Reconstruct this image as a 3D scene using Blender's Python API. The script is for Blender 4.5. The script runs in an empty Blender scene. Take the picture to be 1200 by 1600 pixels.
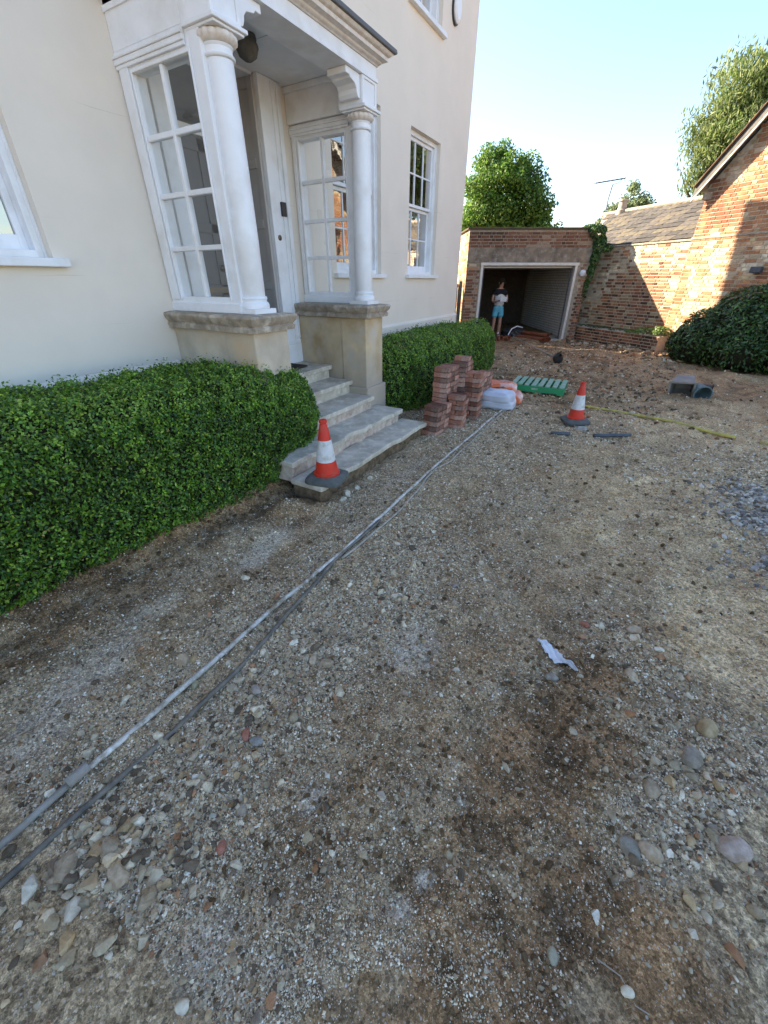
import bpy, bmesh, math, random
import numpy as np
from mathutils import Vector, Matrix, Euler
random.seed(7); rng = np.random.RandomState(11)
SC = bpy.context.scene; COL = SC.collection
rad = math.radians

# ------------------------------------------------------------------ camera, sky, sun, exposure
YAW, PITCH, CAMH = 30.4, 30.2, 1.65
cd = bpy.data.cameras.new('camera'); cam = bpy.data.objects.new('camera', cd); COL.objects.link(cam)
cam.location = (0, 0, CAMH); cam.rotation_euler = (rad(90-PITCH), 0, rad(YAW))
cd.sensor_fit = 'VERTICAL'; cd.sensor_height = 36; cd.sensor_width = 27; cd.lens = 36*625/1600
cd.clip_start = 0.05; cd.clip_end = 2000; SC.camera = cam
SUN_EL, SUN_TRAVEL = 29.0, -2.0          # the light travels towards +X (from beyond the house)
w = bpy.data.worlds.new('World'); SC.world = w; w.use_nodes = True
wn = w.node_tree; wn.nodes.clear()
sky = wn.nodes.new('ShaderNodeTexSky'); sky.sky_type = 'NISHITA'; sky.sun_disc = False
td = Vector((math.cos(rad(SUN_TRAVEL)), math.sin(rad(SUN_TRAVEL)), 0))
sky.sun_elevation = rad(SUN_EL); sky.sun_rotation = math.atan2(-td.x, -td.y)
sky.altitude = 50; sky.air_density = 1.0; sky.dust_density = .7; sky.ozone_density = 2.6
bg = wn.nodes.new('ShaderNodeBackground'); bg.inputs[1].default_value = 0.10
wo = wn.nodes.new('ShaderNodeOutputWorld')
wn.links.new(sky.outputs[0], bg.inputs[0]); wn.links.new(bg.outputs[0], wo.inputs[0])
sd = bpy.data.lights.new('sun', 'SUN'); sd.energy = 5.0; sd.angle = rad(0.5); sd.color = (1.0, 0.88, 0.70)
sun = bpy.data.objects.new('sun', sd); COL.objects.link(sun)
ldir = Vector((td.x*math.cos(rad(SUN_EL)), td.y*math.cos(rad(SUN_EL)), -math.sin(rad(SUN_EL))))
sun.rotation_euler = ldir.to_track_quat('-Z', 'Y').to_euler()
SC.view_settings.view_transform = 'Standard'; SC.view_settings.look = 'None'
SC.view_settings.exposure = 2.16
SC.view_settings.use_white_balance = True; SC.view_settings.white_balance_temperature = 6880; SC.view_settings.white_balance_tint = 12; SC.view_settings.gamma = 1.0; SC.view_settings.use_curve_mapping = False
SC.render.engine = 'CYCLES'
SC.cycles.max_bounces = 6; SC.cycles.transparent_max_bounces = 12; SC.cycles.use_denoising = True

# ------------------------------------------------------------------ numpy noise
def _hash(ix, iy, s):
    v = (ix*374761393 + iy*668265263 + s*1442695041) & 0xffffffff
    v = ((v ^ (v >> 13))*1274126177) & 0xffffffff
    return ((v ^ (v >> 16)) & 0xffff)/65535.0
def vnoise(x, y, s=0):
    x = np.asarray(x, float); y = np.asarray(y, float)
    ix = np.floor(x).astype(np.int64); iy = np.floor(y).astype(np.int64)
    fx = x-ix; fy = y-iy; fx = fx*fx*(3-2*fx); fy = fy*fy*(3-2*fy)
    a = _hash(ix, iy, s); b = _hash(ix+1, iy, s); c = _hash(ix, iy+1, s); d = _hash(ix+1, iy+1, s)
    return (a*(1-fx)+b*fx)*(1-fy)+(c*(1-fx)+d*fx)*fy
def fbm(x, y, scale, octs=3, s=0):
    r = 0; a = 1; t = 0
    for k in range(octs):
        r = r+a*vnoise(x/scale*2**k+17.3*k, y/scale*2**k-9.1*k, s+k); t += a; a *= .5
    return r/t
def sstep(a, b, x):
    t = np.clip((np.asarray(x, float)-a)/(b-a), 0, 1); return t*t*(3-2*t)
def blob(x, y, cx, cy, rx, ry, ang=0, soft=.5):
    c, s_ = math.cos(rad(ang)), math.sin(rad(ang))
    u = ((x-cx)*c+(y-cy)*s_)/rx; v = (-(x-cx)*s_+(y-cy)*c)/ry
    r = np.sqrt(u*u+v*v)+(fbm(x, y, .35, 4, 5)-.5)*1.1
    return 1-sstep(1-soft, 1+soft, r)
def masks(x, y):
    """soil types: gravelly, damp brown mud, yellow sand, pale dust"""
    g = .42+.9*(fbm(x, y, .9, 4, 21)-.5)
    g = np.maximum(g, .95*blob(x, y, -1.0, .1, .33, .8, 0)); g = np.maximum(g, .85*blob(x, y, -.95, .9, .4, .7))
    g = np.maximum(g, blob(x, y, .48, 1.5, .3, .75, 22)); g = np.maximum(g, .9*blob(x, y, .72, .95, .28, .45))
    g = np.maximum(g, .8*blob(x, y, -.75, 2.2, .5, 1.1)); g = np.maximum(g, blob(x, y, 1.35, 3.9, .4, 1.0))
    g = np.maximum(g, .9*blob(x, y, -.2, 3.3, .28, .3)); g = np.maximum(g, .7*blob(x, y, -1.6, 1.0, .2, 1.8))
    m = .9*blob(x, y, .1, .95, .3, .75, -5); m = np.maximum(m, .8*blob(x, y, .05, .45, .38, .4))
    m = np.maximum(m, .85*blob(x, y, .45, .65, .3, .22)); m = np.maximum(m, .55*blob(x, y, -.45, .62, .3, .5))
    m = np.maximum(m, .95*(1-sstep(-2.4, -2.05, x+.3*(fbm(x, y, .4, 3, 44)-.5)))*(1-sstep(2.4, 3.2, y)))
    m = np.maximum(m, sstep(5.6, 7.2, y+.8*(fbm(x, y, 1.2, 3, 90)-.5))*(.55+.5*sstep(.42, .6, fbm(x, y*2.2, 1.3, 4, 91)))); m = np.maximum(m, .45*sstep(.50, .66, fbm(x, y, 1.5, 5, 95))*sstep(-1.6, -.8, x)); m = np.maximum(m, .6*blob(x, y, .3, 7.5, 1.6, .5)); m = np.maximum(m, .7*blob(x, y, 1.6, 9.6, 2, .7))
    bare = np.maximum(blob(x, y, -.28, .62, .28, .75, 8), np.maximum(.8*blob(x, y, .1, .35, .5, .3), .7*blob(x, y, -1.75, 1.1, .22, 1.2)))
    g = g*(1-.85*m)*(1-.8*bare)
    m = np.maximum(m, blob(x, y, -2.1, 2.1, .3, .25)); m = np.maximum(m, .55*bare); m = np.maximum(m, 1.0*blob(x, y, .1, 1.08, .27, .52, -12, .45)); m = np.clip(m*(.62+.75*sstep(.36, .62, fbm(x, y, .16, 4, 71))), 0, 1)
    s = 1.0*blob(x, y, .85, 2.25, .35, .45); s = np.maximum(s, .6*blob(x, y, .15, 3.9, .45, .7)); s = np.maximum(s, .6*blob(x, y, .7, 3.3, .5, .6))
    s = np.maximum(s, (.25+.55*sstep(.42, .62, fbm(x, y*1.5, .8, 4, 97)))*sstep(-.7, .3, x)*sstep(1.9, 3.2, y)*(1-.5*sstep(6, 8, y)))
    wh = .7*blob(x, y, -.62, 1.32, .12, .16); wh = np.maximum(wh, .6*blob(x, y, -1.85, .35, .14, .4, 20))
    wh = np.maximum(wh, .8*blob(x, y, -1.9, 1.6, .1, .3, 10)); wh = np.maximum(wh, 1.6*blob(x, y, -.18, .41, .032, .022, 0, .6))
    wh = np.maximum(wh, 1.5*blob(x, y, -.15, .51, .022, .022, 0, .6)); wh = np.maximum(wh, 1.0*blob(x, y, -.6, .5, .035, .045, 0, .7))
    wh = np.maximum(wh, np.maximum(1.3*blob(x, y, -.13, .78, .018, .014), np.maximum(1.2*blob(x, y, -.19, .88, .02, .01), .7*blob(x, y, -.62, .05, .1, .08)))); wh = np.maximum(wh, .5*blob(x, y, -1.65, 3.1, .06, .5))
    wh = np.maximum(wh, .35*blob(x, y, -2.0, .75, .1, .2))
    return g, m, s, wh
def gh(x, y):
    x = np.asarray(x, float); y = np.asarray(y, float)
    d = np.hypot(x, y)
    rg = sstep(-.6, .3, x)*sstep(1.8, 3., y)
    h = (fbm(x, y, 1.1, 2, 3)-.5)*.045+(fbm(x, y, .28, 3, 8)-.5)*(.05+.05*rg)+(fbm(x, y*1.6, .07, 3, 14)-.5)*(.032+.025*rg)
    far = sstep(6.5, 8.5, y)
    h = h+sstep(3.5, 7.5, y)*((fbm(x*.6, y*1.4, .5, 4, 31)-.5)*.17)*(1-sstep(12.2, 13.2, y+x*.6))*(1-sstep(-1.9, -1.3, -x)*0)*sstep(-1.7, -.8, x)+far*((fbm(x*.6, y*1.3, .8, 3, 33)-.5)*.08)*(1-sstep(12.2, 13.2, y+x*.6))
    h = h-.03*blob(x, y, .05, .9, .3, .8)+.012*blob(x, y, .5, 1.3, .3, .7)
    h = h-.05*sstep(-2.5, -2.3, x)*(1-sstep(-1.75, -1.5, x))*sstep(1.6, 2.2, y)*(1-sstep(3.6, 4.4, y))
    bank = 1-sstep(-2.62, -2.42, x+.05*(fbm(x, y, .3, 2, 40)-.5)*2)
    h = h+.09*blob(x, y, -2.13, 2.12, .2, .16, 0, .8)+.05*blob(x, y, -1.93, 2.3, .08, .12)
    h = h+.10*bank*(1-sstep(2.3, 2.6, y))+.06*(1-sstep(-2.6, -2.45, x))*sstep(4.55, 4.75, y)
    h = h+.04*sstep(0, .9, -(x+1.87)*.65*-1+(y-14.86)*.76+1.0)*(1-sstep(40, 60, d))*sstep(-1.5, -.5, x)*(y < 16)
    return h
def gz(x, y): return float(gh(x, y))

# ------------------------------------------------------------------ materials
MATS = {}
def L(nt, a, b): nt.links.new(a, b)
def pm(name, c1, c2=None, scale=8., rough=.75, bump=.15, bscale=60., spec=.3, metal=0., detail=6, c3=None, s3=2., tint=False, coat=0., objvar=0., band=(.35, .65)):
    m = bpy.data.materials.new(name); m.use_nodes = True; nt = m.node_tree; N = nt.nodes
    b = N['Principled BSDF']; tc = N.new('ShaderNodeTexCoord'); src = tc.outputs['Object']
    def noise(s, det, rgh=.6):
        n = N.new('ShaderNodeTexNoise'); n.inputs['Scale'].default_value = s; n.inputs['Detail'].default_value = det
        n.inputs['Roughness'].default_value = rgh; L(nt, src, n.inputs['Vector']); return n
    def mix(f, a, bcol, typ='MIX'):
        x = N.new('ShaderNodeMix'); x.data_type = 'RGBA'; x.blend_type = typ
        if hasattr(f, 'links'): L(nt, f, x.inputs[0])
        else: x.inputs[0].default_value = f
        for v, i in ((a, 6), (bcol, 7)):
            if hasattr(v, 'links'): L(nt, v, x.inputs[i])
            else: x.inputs[i].default_value = (*v, 1)
        return x.outputs[2]
    col = c1
    if c2 is not None:
        n = noise(scale, detail); r = N.new('ShaderNodeMapRange'); r.inputs[1].default_value = band[0]; r.inputs[2].default_value = band[1]
        L(nt, n.outputs[0], r.inputs[0]); col = mix(r.outputs[0], c1, c2)
    if c3 is not None:
        n = noise(s3, 5); r = N.new('ShaderNodeMapRange'); r.inputs[1].default_value = .5; r.inputs[2].default_value = .72
        L(nt, n.outputs[0], r.inputs[0]); col = mix(r.outputs[0], col, c3)
    if tint:
        a = N.new('ShaderNodeAttribute'); a.attribute_name = 'tint'; col = mix(1.0, col, a.outputs['Color'], 'MULTIPLY')
    if objvar:
        oi = N.new('ShaderNodeObjectInfo'); r = N.new('ShaderNodeMapRange'); r.inputs[3].default_value = 1-objvar; r.inputs[4].default_value = 1+objvar*.6
        L(nt, oi.outputs['Random'], r.inputs[0]); cb = N.new('ShaderNodeCombineColor')
        for k in range(3): L(nt, r.outputs[0], cb.inputs[k])
        col = mix(1.0, col, cb.outputs[0], 'MULTIPLY')
    if hasattr(col, 'links'): L(nt, col, b.inputs['Base Color'])
    else: b.inputs['Base Color'].default_value = (*col, 1)
    b.inputs['Roughness'].default_value = rough; b.inputs['Metallic'].default_value = metal
    b.inputs['Specular IOR Level'].default_value = spec
    if coat: b.inputs['Coat Weight'].default_value = coat
    if bump:
        n = noise(bscale, 5, .65); bp = N.new('ShaderNodeBump'); bp.inputs['Strength'].default_value = bump; bp.inputs['Distance'].default_value = .01
        L(nt, n.outputs[0], bp.inputs['Height']); L(nt, bp.outputs[0], b.inputs['Normal'])
    MATS[name] = m; return m
def leafmat(name, trans=.25, rough=.5, spec=.35):
    m = bpy.data.materials.new(name); m.use_nodes = True; nt = m.node_tree; N = nt.nodes
    b = N['Principled BSDF']; a = N.new('ShaderNodeAttribute'); a.attribute_name = 'tint'
    L(nt, a.outputs['Color'], b.inputs['Base Color']); b.inputs['Roughness'].default_value = rough; b.inputs['Specular IOR Level'].default_value = spec
    t = N.new('ShaderNodeBsdfTranslucent'); mx = N.new('ShaderNodeMixShader'); mx.inputs[0].default_value = trans
    hs = N.new('ShaderNodeHueSaturation'); hs.inputs['Value'].default_value = 1.6; hs.inputs['Hue'].default_value = .49
    L(nt, a.outputs['Color'], hs.inputs['Color']); L(nt, hs.outputs[0], t.inputs['Color'])
    L(nt, b.outputs[0], mx.inputs[1]); L(nt, t.outputs[0], mx.inputs[2]); L(nt, mx.outputs[0], N['Material Output'].inputs[0])
    MATS[name] = m; return m
def glassmat(name, tintc=(.9, .93, .92), boost=1.0):
    m = bpy.data.materials.new(name); m.use_nodes = True; nt = m.node_tree; N = nt.nodes; N.remove(N['Principled BSDF'])
    tr = N.new('ShaderNodeBsdfTransparent'); tr.inputs[0].default_value = (*tintc, 1)
    gl = N.new('ShaderNodeBsdfGlossy'); gl.inputs['Roughness'].default_value = .015
    lw_ = N.new('ShaderNodeLayerWeight'); lw_.inputs[0].default_value = .5; pw = N.new('ShaderNodeMath'); pw.operation = 'POWER'; pw.inputs[1].default_value = 4.2; L(nt, lw_.outputs['Facing'], pw.inputs[0])
    fr = N.new('ShaderNodeMath'); fr.operation = 'MULTIPLY_ADD'; fr.inputs[1].default_value = .92; fr.inputs[2].default_value = .06; L(nt, pw.outputs[0], fr.inputs[0])
    ml = N.new('ShaderNodeMath'); ml.operation = 'MULTIPLY'; ml.inputs[1].default_value = 1.7*boost; ml.use_clamp = True
    tc = N.new('ShaderNodeTexCoord'); nz = N.new('ShaderNodeTexNoise'); nz.inputs['Scale'].default_value = 7; nz.inputs['Detail'].default_value = 1
    bp = N.new('ShaderNodeBump'); bp.inputs['Strength'].default_value = .25; bp.inputs['Distance'].default_value = .004
    L(nt, tc.outputs['Object'], nz.inputs['Vector']); L(nt, nz.outputs[0], bp.inputs['Height']); L(nt, bp.outputs[0], gl.inputs['Normal'])
    mx = N.new('ShaderNodeMixShader'); L(nt, fr.outputs[0], ml.inputs[0]); L(nt, ml.outputs[0], mx.inputs[0])
    L(nt, tr.outputs[0], mx.inputs[1]); L(nt, gl.outputs[0], mx.inputs[2]); L(nt, mx.outputs[0], N['Material Output'].inputs[0])
    MATS[name] = m; return m

def stucco_mat():
    m = pm('cream_render', (.80, .72, .62), (.76, .685, .59), 1.6, .85, .14, 25, .2, c3=(.74, .66, .57), s3=.9)
    nt = m.node_tree; N = nt.nodes; b = N['Principled BSDF']
    base = b.inputs['Base Color'].links[0].from_socket; tc = N['Texture Coordinate']
    # hairline cracks and ghost joints
    sx = N.new('ShaderNodeSeparateXYZ'); L(nt, tc.outputs['Object'], sx.inputs[0])
    nz = N.new('ShaderNodeTexNoise'); nz.inputs['Scale'].default_value = 1.8; nz.inputs['Detail'].default_value = 5; L(nt, tc.outputs['Object'], nz.inputs['Vector'])
    ma = N.new('ShaderNodeMath'); ma.operation = 'MULTIPLY_ADD'; ma.inputs[1].default_value = .05; L(nt, nz.outputs[0], ma.inputs[0]); L(nt, sx.outputs[2], ma.inputs[2])
    pg_ = N.new('ShaderNodeMath'); pg_.operation = 'PINGPONG'; pg_.inputs[1].default_value = .17; L(nt, ma.outputs[0], pg_.inputs[0])
    r = N.new('ShaderNodeMapRange'); r.inputs[1].default_value = 0; r.inputs[2].default_value = .0032; r.inputs[3].default_value = .75; r.inputs[4].default_value = 0; L(nt, pg_.outputs[0], r.inputs[0])
    mp = N.new('ShaderNodeMapping'); mp.inputs['Scale'].default_value = (1, .9, 2.6); L(nt, tc.outputs['Object'], mp.inputs['Vector'])
    n2 = N.new('ShaderNodeTexNoise'); n2.inputs['Scale'].default_value = 1.6; n2.inputs['Detail'].default_value = 3; L(nt, mp.outputs[0], n2.inputs['Vector'])
    r2 = N.new('ShaderNodeMapRange'); r2.inputs[1].default_value = .54; r2.inputs[2].default_value = .66; L(nt, n2.outputs[0], r2.inputs[0])
    mu = N.new('ShaderNodeMath'); mu.operation = 'MULTIPLY'; L(nt, r.outputs[0], mu.inputs[0]); L(nt, r2.outputs[0], mu.inputs[1])
    x = N.new('ShaderNodeMix'); x.data_type = 'RGBA'; L(nt, mu.outputs[0], x.inputs[0]); L(nt, base, x.inputs[6]); x.inputs[7].default_value = (.50, .41, .34, 1)
    L(nt, x.outputs[2], b.inputs['Base Color'])
stucco_mat()
pm('white_paint', (.82, .83, .85), (.77, .78, .80), 6, .42, .08, 30, .4, c3=(.70, .69, .67), s3=3)
pm('aged_paint', (.78, .73, .68), (.66, .57, .49), 22, .6, .2, 60, .3)
pm('door_grey', (.10, .10, .105), (.085, .085, .09), 5, .38, .04, 40, .4)
pm('taupe_paint', (.46, .43, .41), (.41, .385, .365), 5, .45, .04, 40, .4)
pm('stone_cap', (.44, .36, .27), (.27, .22, .17), 14, .9, .5, 70, .2, c3=(.62, .55, .46), s3=9)
pm('pier_stone', (.66, .53, .35), (.44, .31, .17), 2.6, .9, .3, 60, .2, c3=(.55, .48, .40), s3=5)
pm('pier_stone_grey', (.64, .55, .43), (.45, .38, .29), 3, .9, .4, 50, .2, c3=(.60, .44, .28), s3=2.2)
pm('step_stone', (.62, .56, .46), (.40, .35, .28), 4, .85, .4, 50, .25, c3=(.72, .65, .54), s3=12)
pm('step_rubble', (.48, .36, .29), (.62, .55, .47), 18, .9, .9, 30, .2, c3=(.33, .24, .19), s3=11)
pm('lead', (.085, .09, .10), (.12, .125, .13), 6, .5, .2, 20, .5)
pm('black_plastic', (.02, .02, .022), (.03, .03, .032), 9, .45, .05, 60, .5)
pm('brass', (.14, .11, .08), None, 1, .4, 0, 1, .5, metal=.8)
pm('mat_fibre', (.05, .04, .035), (.08, .07, .06), 120, .95, .8, 200, .1)
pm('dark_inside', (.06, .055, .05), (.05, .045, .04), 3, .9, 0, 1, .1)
glassmat('old_glass'); glassmat('window_glass', (.55, .58, .58), 3.2)
pm('mortar', (.66, .57, .44), (.54, .46, .35), 14, .95, .4, 80, .1)
pm('mortar_grey', (.40, .34, .27), (.28, .24, .19), 14, .95, .4, 80, .1)
pm('brick', (1, 1, 1), (.74, .70, .66), 26, .9, .3, 90, .15, tint=True, c3=(1.7, 1.65, 1.5), s3=3.2)
pm('concrete_lintel', (.30, .24, .18), (.12, .10, .08), 3, .9, .3, 50, .2, c3=(.36, .33, .29), s3=7)
pm('garage_white', (.84, .82, .79), (.74, .72, .69), 4, .85, .4, 30, .2)
pm('shaded_inner_brick', (.13, .10, .08), (.09, .07, .06), 9, .9, .4, 40, .1)  # dark colour stands for the shade on the left and back inner walls
pm('mossy_edge', (.07, .06, .045), (.13, .10, .06), 9, .95, .6, 40, .1)
pm('garage_floor', (.50, .46, .40), (.38, .34, .29), 5, .9, .3, 40, .2)
pm('frame_white', (.70, .67, .62), (.60, .56, .50), 7, .5, .1, 40, .3)
pm('slate', (1, 1, 1), (.75, .72, .68), 12, .8, .4, 50, .3, tint=True, c3=(1.5, 1.35, 1.0), s3=14)
pm('clay_tile', (.22, .13, .09), (.14, .095, .07), 9, .85, .4, 50, .2, objvar=.25)
pm('old_timber', (.17, .165, .15), (.11, .105, .095), 14, .85, .5, 60, .15)
pm('bark', (.10, .08, .06), (.06, .05, .04), 14, .95, .8, 40, .1)
pm('twig', (.045, .04, .025), (.025, .03, .015), 40, .95, .6, 90, .05)
pm('soil_bank', (.24, .17, .11), (.10, .07, .045), 20, .98, .8, 60, .1)
pm('paver', (.42, .18, .115), (.23, .115, .09), 14, .9, .6, 90, .2, c3=(.52, .38, .31), s3=11, objvar=.6)
pm('cone_red', (.72, .045, .02), (.60, .035, .02), 9, .5, .08, 60, .35, c3=(.42, .10, .06), s3=11)
pm('cone_white', (.72, .72, .73), (.58, .57, .55), 12, .5, .08, 50, .4, c3=(.42, .38, .32), s3=16)
pm('cone_base', (.09, .10, .095), (.14, .14, .13), 14, .85, .4, 60, .2)
pm('pipe_metal', (.50, .47, .42), (.26, .21, .15), 13, .6, .3, 60, .35, c3=(.78, .76, .72), s3=24, band=(.45, .6))
pm('pipe_dirt', (.26, .23, .19), (.36, .35, .33), 12, .85, .6, 60, .2)
pm('hose_dark', (.10, .09, .078), (.22, .19, .15), 18, .6, .3, 60, .3)
pm('hose_blue', (.05, .065, .085), (.10, .11, .12), 10, .5, .2, 60, .4)
pm('hose_yellow', (.66, .55, .10), (.33, .27, .14), 9, .7, .3, 50, .3)
pm('cable', (.46, .41, .34), (.28, .24, .19), 18, .7, .2, 60, .2)
pm('pallet_green', (.02, .30, .12), (.03, .24, .10), 8, .6, .2, 50, .3)
pm('pallet_top', (.36, .45, .37), (.20, .38, .25), 10, .75, .4, 50, .2)
pm('bag_white', (.62, .66, .74), (.55, .58, .66), 6, .35, .3, 18, .5)
pm('bag_orange', (.78, .16, .035), (.70, .14, .035), 9, .4, .3, 18, .5, c3=(.80, .76, .72), s3=5)
pm('terracotta', (.27, .085, .04), (.20, .06, .03), 8, .7, .2, 50, .3)
pm('tub_grey', (.25, .22, .19), (.33, .30, .27), 9, .85, .4, 40, .2)
pm('tub_teal', (.10, .17, .18), (.15, .20, .20), 8, .6, .3, 40, .3)
pm('plastic_white', (.72, .74, .78), (.60, .62, .66), 7, .35, .3, 25, .5)
pm('skin', (.42, .24, .17), (.38, .20, .14), 9, .55, .03, 60, .35)
pm('shirt_shade', (.02, .02, .024), None, 1, .9, .1, 90, .1)  # near-black stands for the soffit's shadow on the upper shirt
pm('shirt_white', (.62, .61, .60), None, 1, .9, .1, 90, .1)
pm('shorts_blue', (.12, .42, .55), (.10, .36, .48), 12, .85, .1, 60, .1)
pm('hair', (.02, .015, .012), None, 1, .8, .3, 90, .2)
pm('aerial_metal', (.09, .09, .095), None, 1, .6, 0, 1, .3)
pm('rock', (1, 1, 1), (.62, .58, .52), 30, .92, .6, 90, .15, tint=True, c3=(.75, .62, .5), s3=9)
pm('pebble', (1, 1, 1), None, 30, .9, 0, 120, .2, tint=True)
leafmat('box_leaf', .16, .36, .5); leafmat('tree_leaf', .35); leafmat('laurel_leaf', .1, .35, .5); leafmat('willow_leaf', .35)

def damp(name, col, z0, z1):
    nt = MATS[name].node_tree; N = nt.nodes; b = N['Principled BSDF']; base = b.inputs['Base Color'].links[0].from_socket; tc = N['Texture Coordinate']
    sx = N.new('ShaderNodeSeparateXYZ'); L(nt, tc.outputs['Object'], sx.inputs[0]); nz = N.new('ShaderNodeTexNoise'); nz.inputs['Scale'].default_value = 4; nz.inputs['Detail'].default_value = 6; L(nt, tc.outputs['Object'], nz.inputs['Vector'])
    ma = N.new('ShaderNodeMath'); ma.operation = 'MULTIPLY_ADD'; ma.inputs[1].default_value = .7; L(nt, nz.outputs[0], ma.inputs[0]); L(nt, sx.outputs[2], ma.inputs[2])
    r = N.new('ShaderNodeMapRange'); r.inputs[1].default_value = z0+.35; r.inputs[2].default_value = z1+.35; r.inputs[3].default_value = .85; r.inputs[4].default_value = 0; L(nt, ma.outputs[0], r.inputs[0])
    x = N.new('ShaderNodeMix'); x.data_type = 'RGBA'; L(nt, r.outputs[0], x.inputs[0]); L(nt, base, x.inputs[6]); x.inputs[7].default_value = (*col, 1); L(nt, x.outputs[2], b.inputs['Base Color'])
damp('pier_stone', (.40, .35, .29), .55, .95); damp('cream_render', (.62, .54, .45), .15, .75)
def ground_mat():
    m = bpy.data.materials.new('site_soil'); m.use_nodes = True; nt = m.node_tree; N = nt.nodes; b = N['Principled BSDF']
    tc = N.new('ShaderNodeTexCoord'); at = N.new('ShaderNodeAttribute'); at.attribute_name = 'mask'
    sp = N.new('ShaderNodeSeparateColor'); L(nt, at.outputs['Color'], sp.inputs[0])
    def noise(s, d=6, r=.6):
        n = N.new('ShaderNodeTexNoise'); n.inputs['Scale'].default_value = s; n.inputs['Detail'].default_value = d; n.inputs['Roughness'].default_value = r
        L(nt, tc.outputs['Object'], n.inputs['Vector']); return n.outputs[0]
    def rng_(s, a, b_, c=0., d=1.):
        r = N.new('ShaderNodeMapRange'); r.inputs[1].default_value = a; r.inputs[2].default_value = b_; r.inputs[3].default_value = c; r.inputs[4].default_value = d
        L(nt, s, r.inputs[0]); return r.outputs[0]
    def mix(f, a, c, typ='MIX'):
        x = N.new('ShaderNodeMix'); x.data_type = 'RGBA'; x.blend_type = typ
        if hasattr(f, 'links'): L(nt, f, x.inputs[0])
        else: x.inputs[0].default_value = f
        for v, i in ((a, 6), (c, 7)):
            if hasattr(v, 'links'): L(nt, v, x.inputs[i])
            else: x.inputs[i].default_value = (*v, 1)
        return x.outputs[2]
    def math_(op, a, c):
        x = N.new('ShaderNodeMath'); x.operation = op; x.use_clamp = True
        for v, i in ((a, 0), (c, 1)):
            if hasattr(v, 'links'): L(nt, v, x.inputs[i])
            else: x.inputs[i].default_value = v
        return x.outputs[0]
    col = mix(rng_(noise(1.7, 8), .35, .68), (.42, .295, .165), (.17, .118, .068))
    col = mix(rng_(noise(9, 6), .42, .70), col, (.60, .46, .29))
    col = mix(sp.outputs[0], col, mix(rng_(noise(26, 4), .35, .65), (.70, .53, .32), (.22, .16, .095)))
    col = mix(sp.outputs[1], col, mix(rng_(noise(5, 7), .38, .62), (.38, .225, .11), (.13, .083, .045)))
    col = mix(sp.outputs[2], col, mix(rng_(noise(6, 6), .35, .65), (.80, .58, .33), (.46, .30, .15)))
    wmask = math_('MULTIPLY', at.outputs['Alpha'], rng_(noise(14, 8, .7), .30, .62))
    col = mix(wmask, col, (.70, .62, .50))
    # fine grit: cell colours, with pale chalk and flint specks
    for sc_, amt, th in ((240, .5, .86), (95, .6, .90)):
        vo = N.new('ShaderNodeTexVoronoi'); vo.inputs['Scale'].default_value = sc_; vo.inputs['Randomness'].default_value = 1
        L(nt, tc.outputs['Object'], vo.inputs['Vector']); s2 = N.new('ShaderNodeSeparateColor'); L(nt, vo.outputs['Color'], s2.inputs[0])
        v = rng_(s2.outputs[0], 0, 1, .30, 1.75); cb = N.new('ShaderNodeCombineColor')
        for k in range(3): L(nt, v, cb.inputs[k])
        col = mix(amt, col, mix(1., col, cb.outputs[0], 'MULTIPLY'))
        spk = math_('MULTIPLY', rng_(s2.outputs[1], th, th+.01), rng_(vo.outputs['Distance'], .25, .45, 1, 0))
        col = mix(math_('MULTIPLY', spk, rng_(noise(3, 3), .35, .6, .25, .85)), col, (.72, .66, .56))
    L(nt, col, b.inputs['Base Color']); b.inputs['Roughness'].default_value = .95; b.inputs['Specular IOR Level'].default_value = .12
    v2 = N.new('ShaderNodeTexVoronoi'); v2.inputs['Scale'].default_value = 150; L(nt, tc.outputs['Object'], v2.inputs['Vector'])
    hsum = N.new('ShaderNodeMath'); hsum.operation = 'ADD'; L(nt, rng_(v2.outputs['Distance'], 0, .6, .5, 0), hsum.inputs[0]); L(nt, noise(45, 9, .72), hsum.inputs[1])
    bp = N.new('ShaderNodeBump'); bp.inputs['Strength'].default_value = .75; bp.inputs['Distance'].default_value = .012
    L(nt, hsum.outputs[0], bp.inputs['Height']); L(nt, bp.outputs[0], b.inputs['Normal']); MATS['site_soil'] = m
ground_mat()

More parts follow.
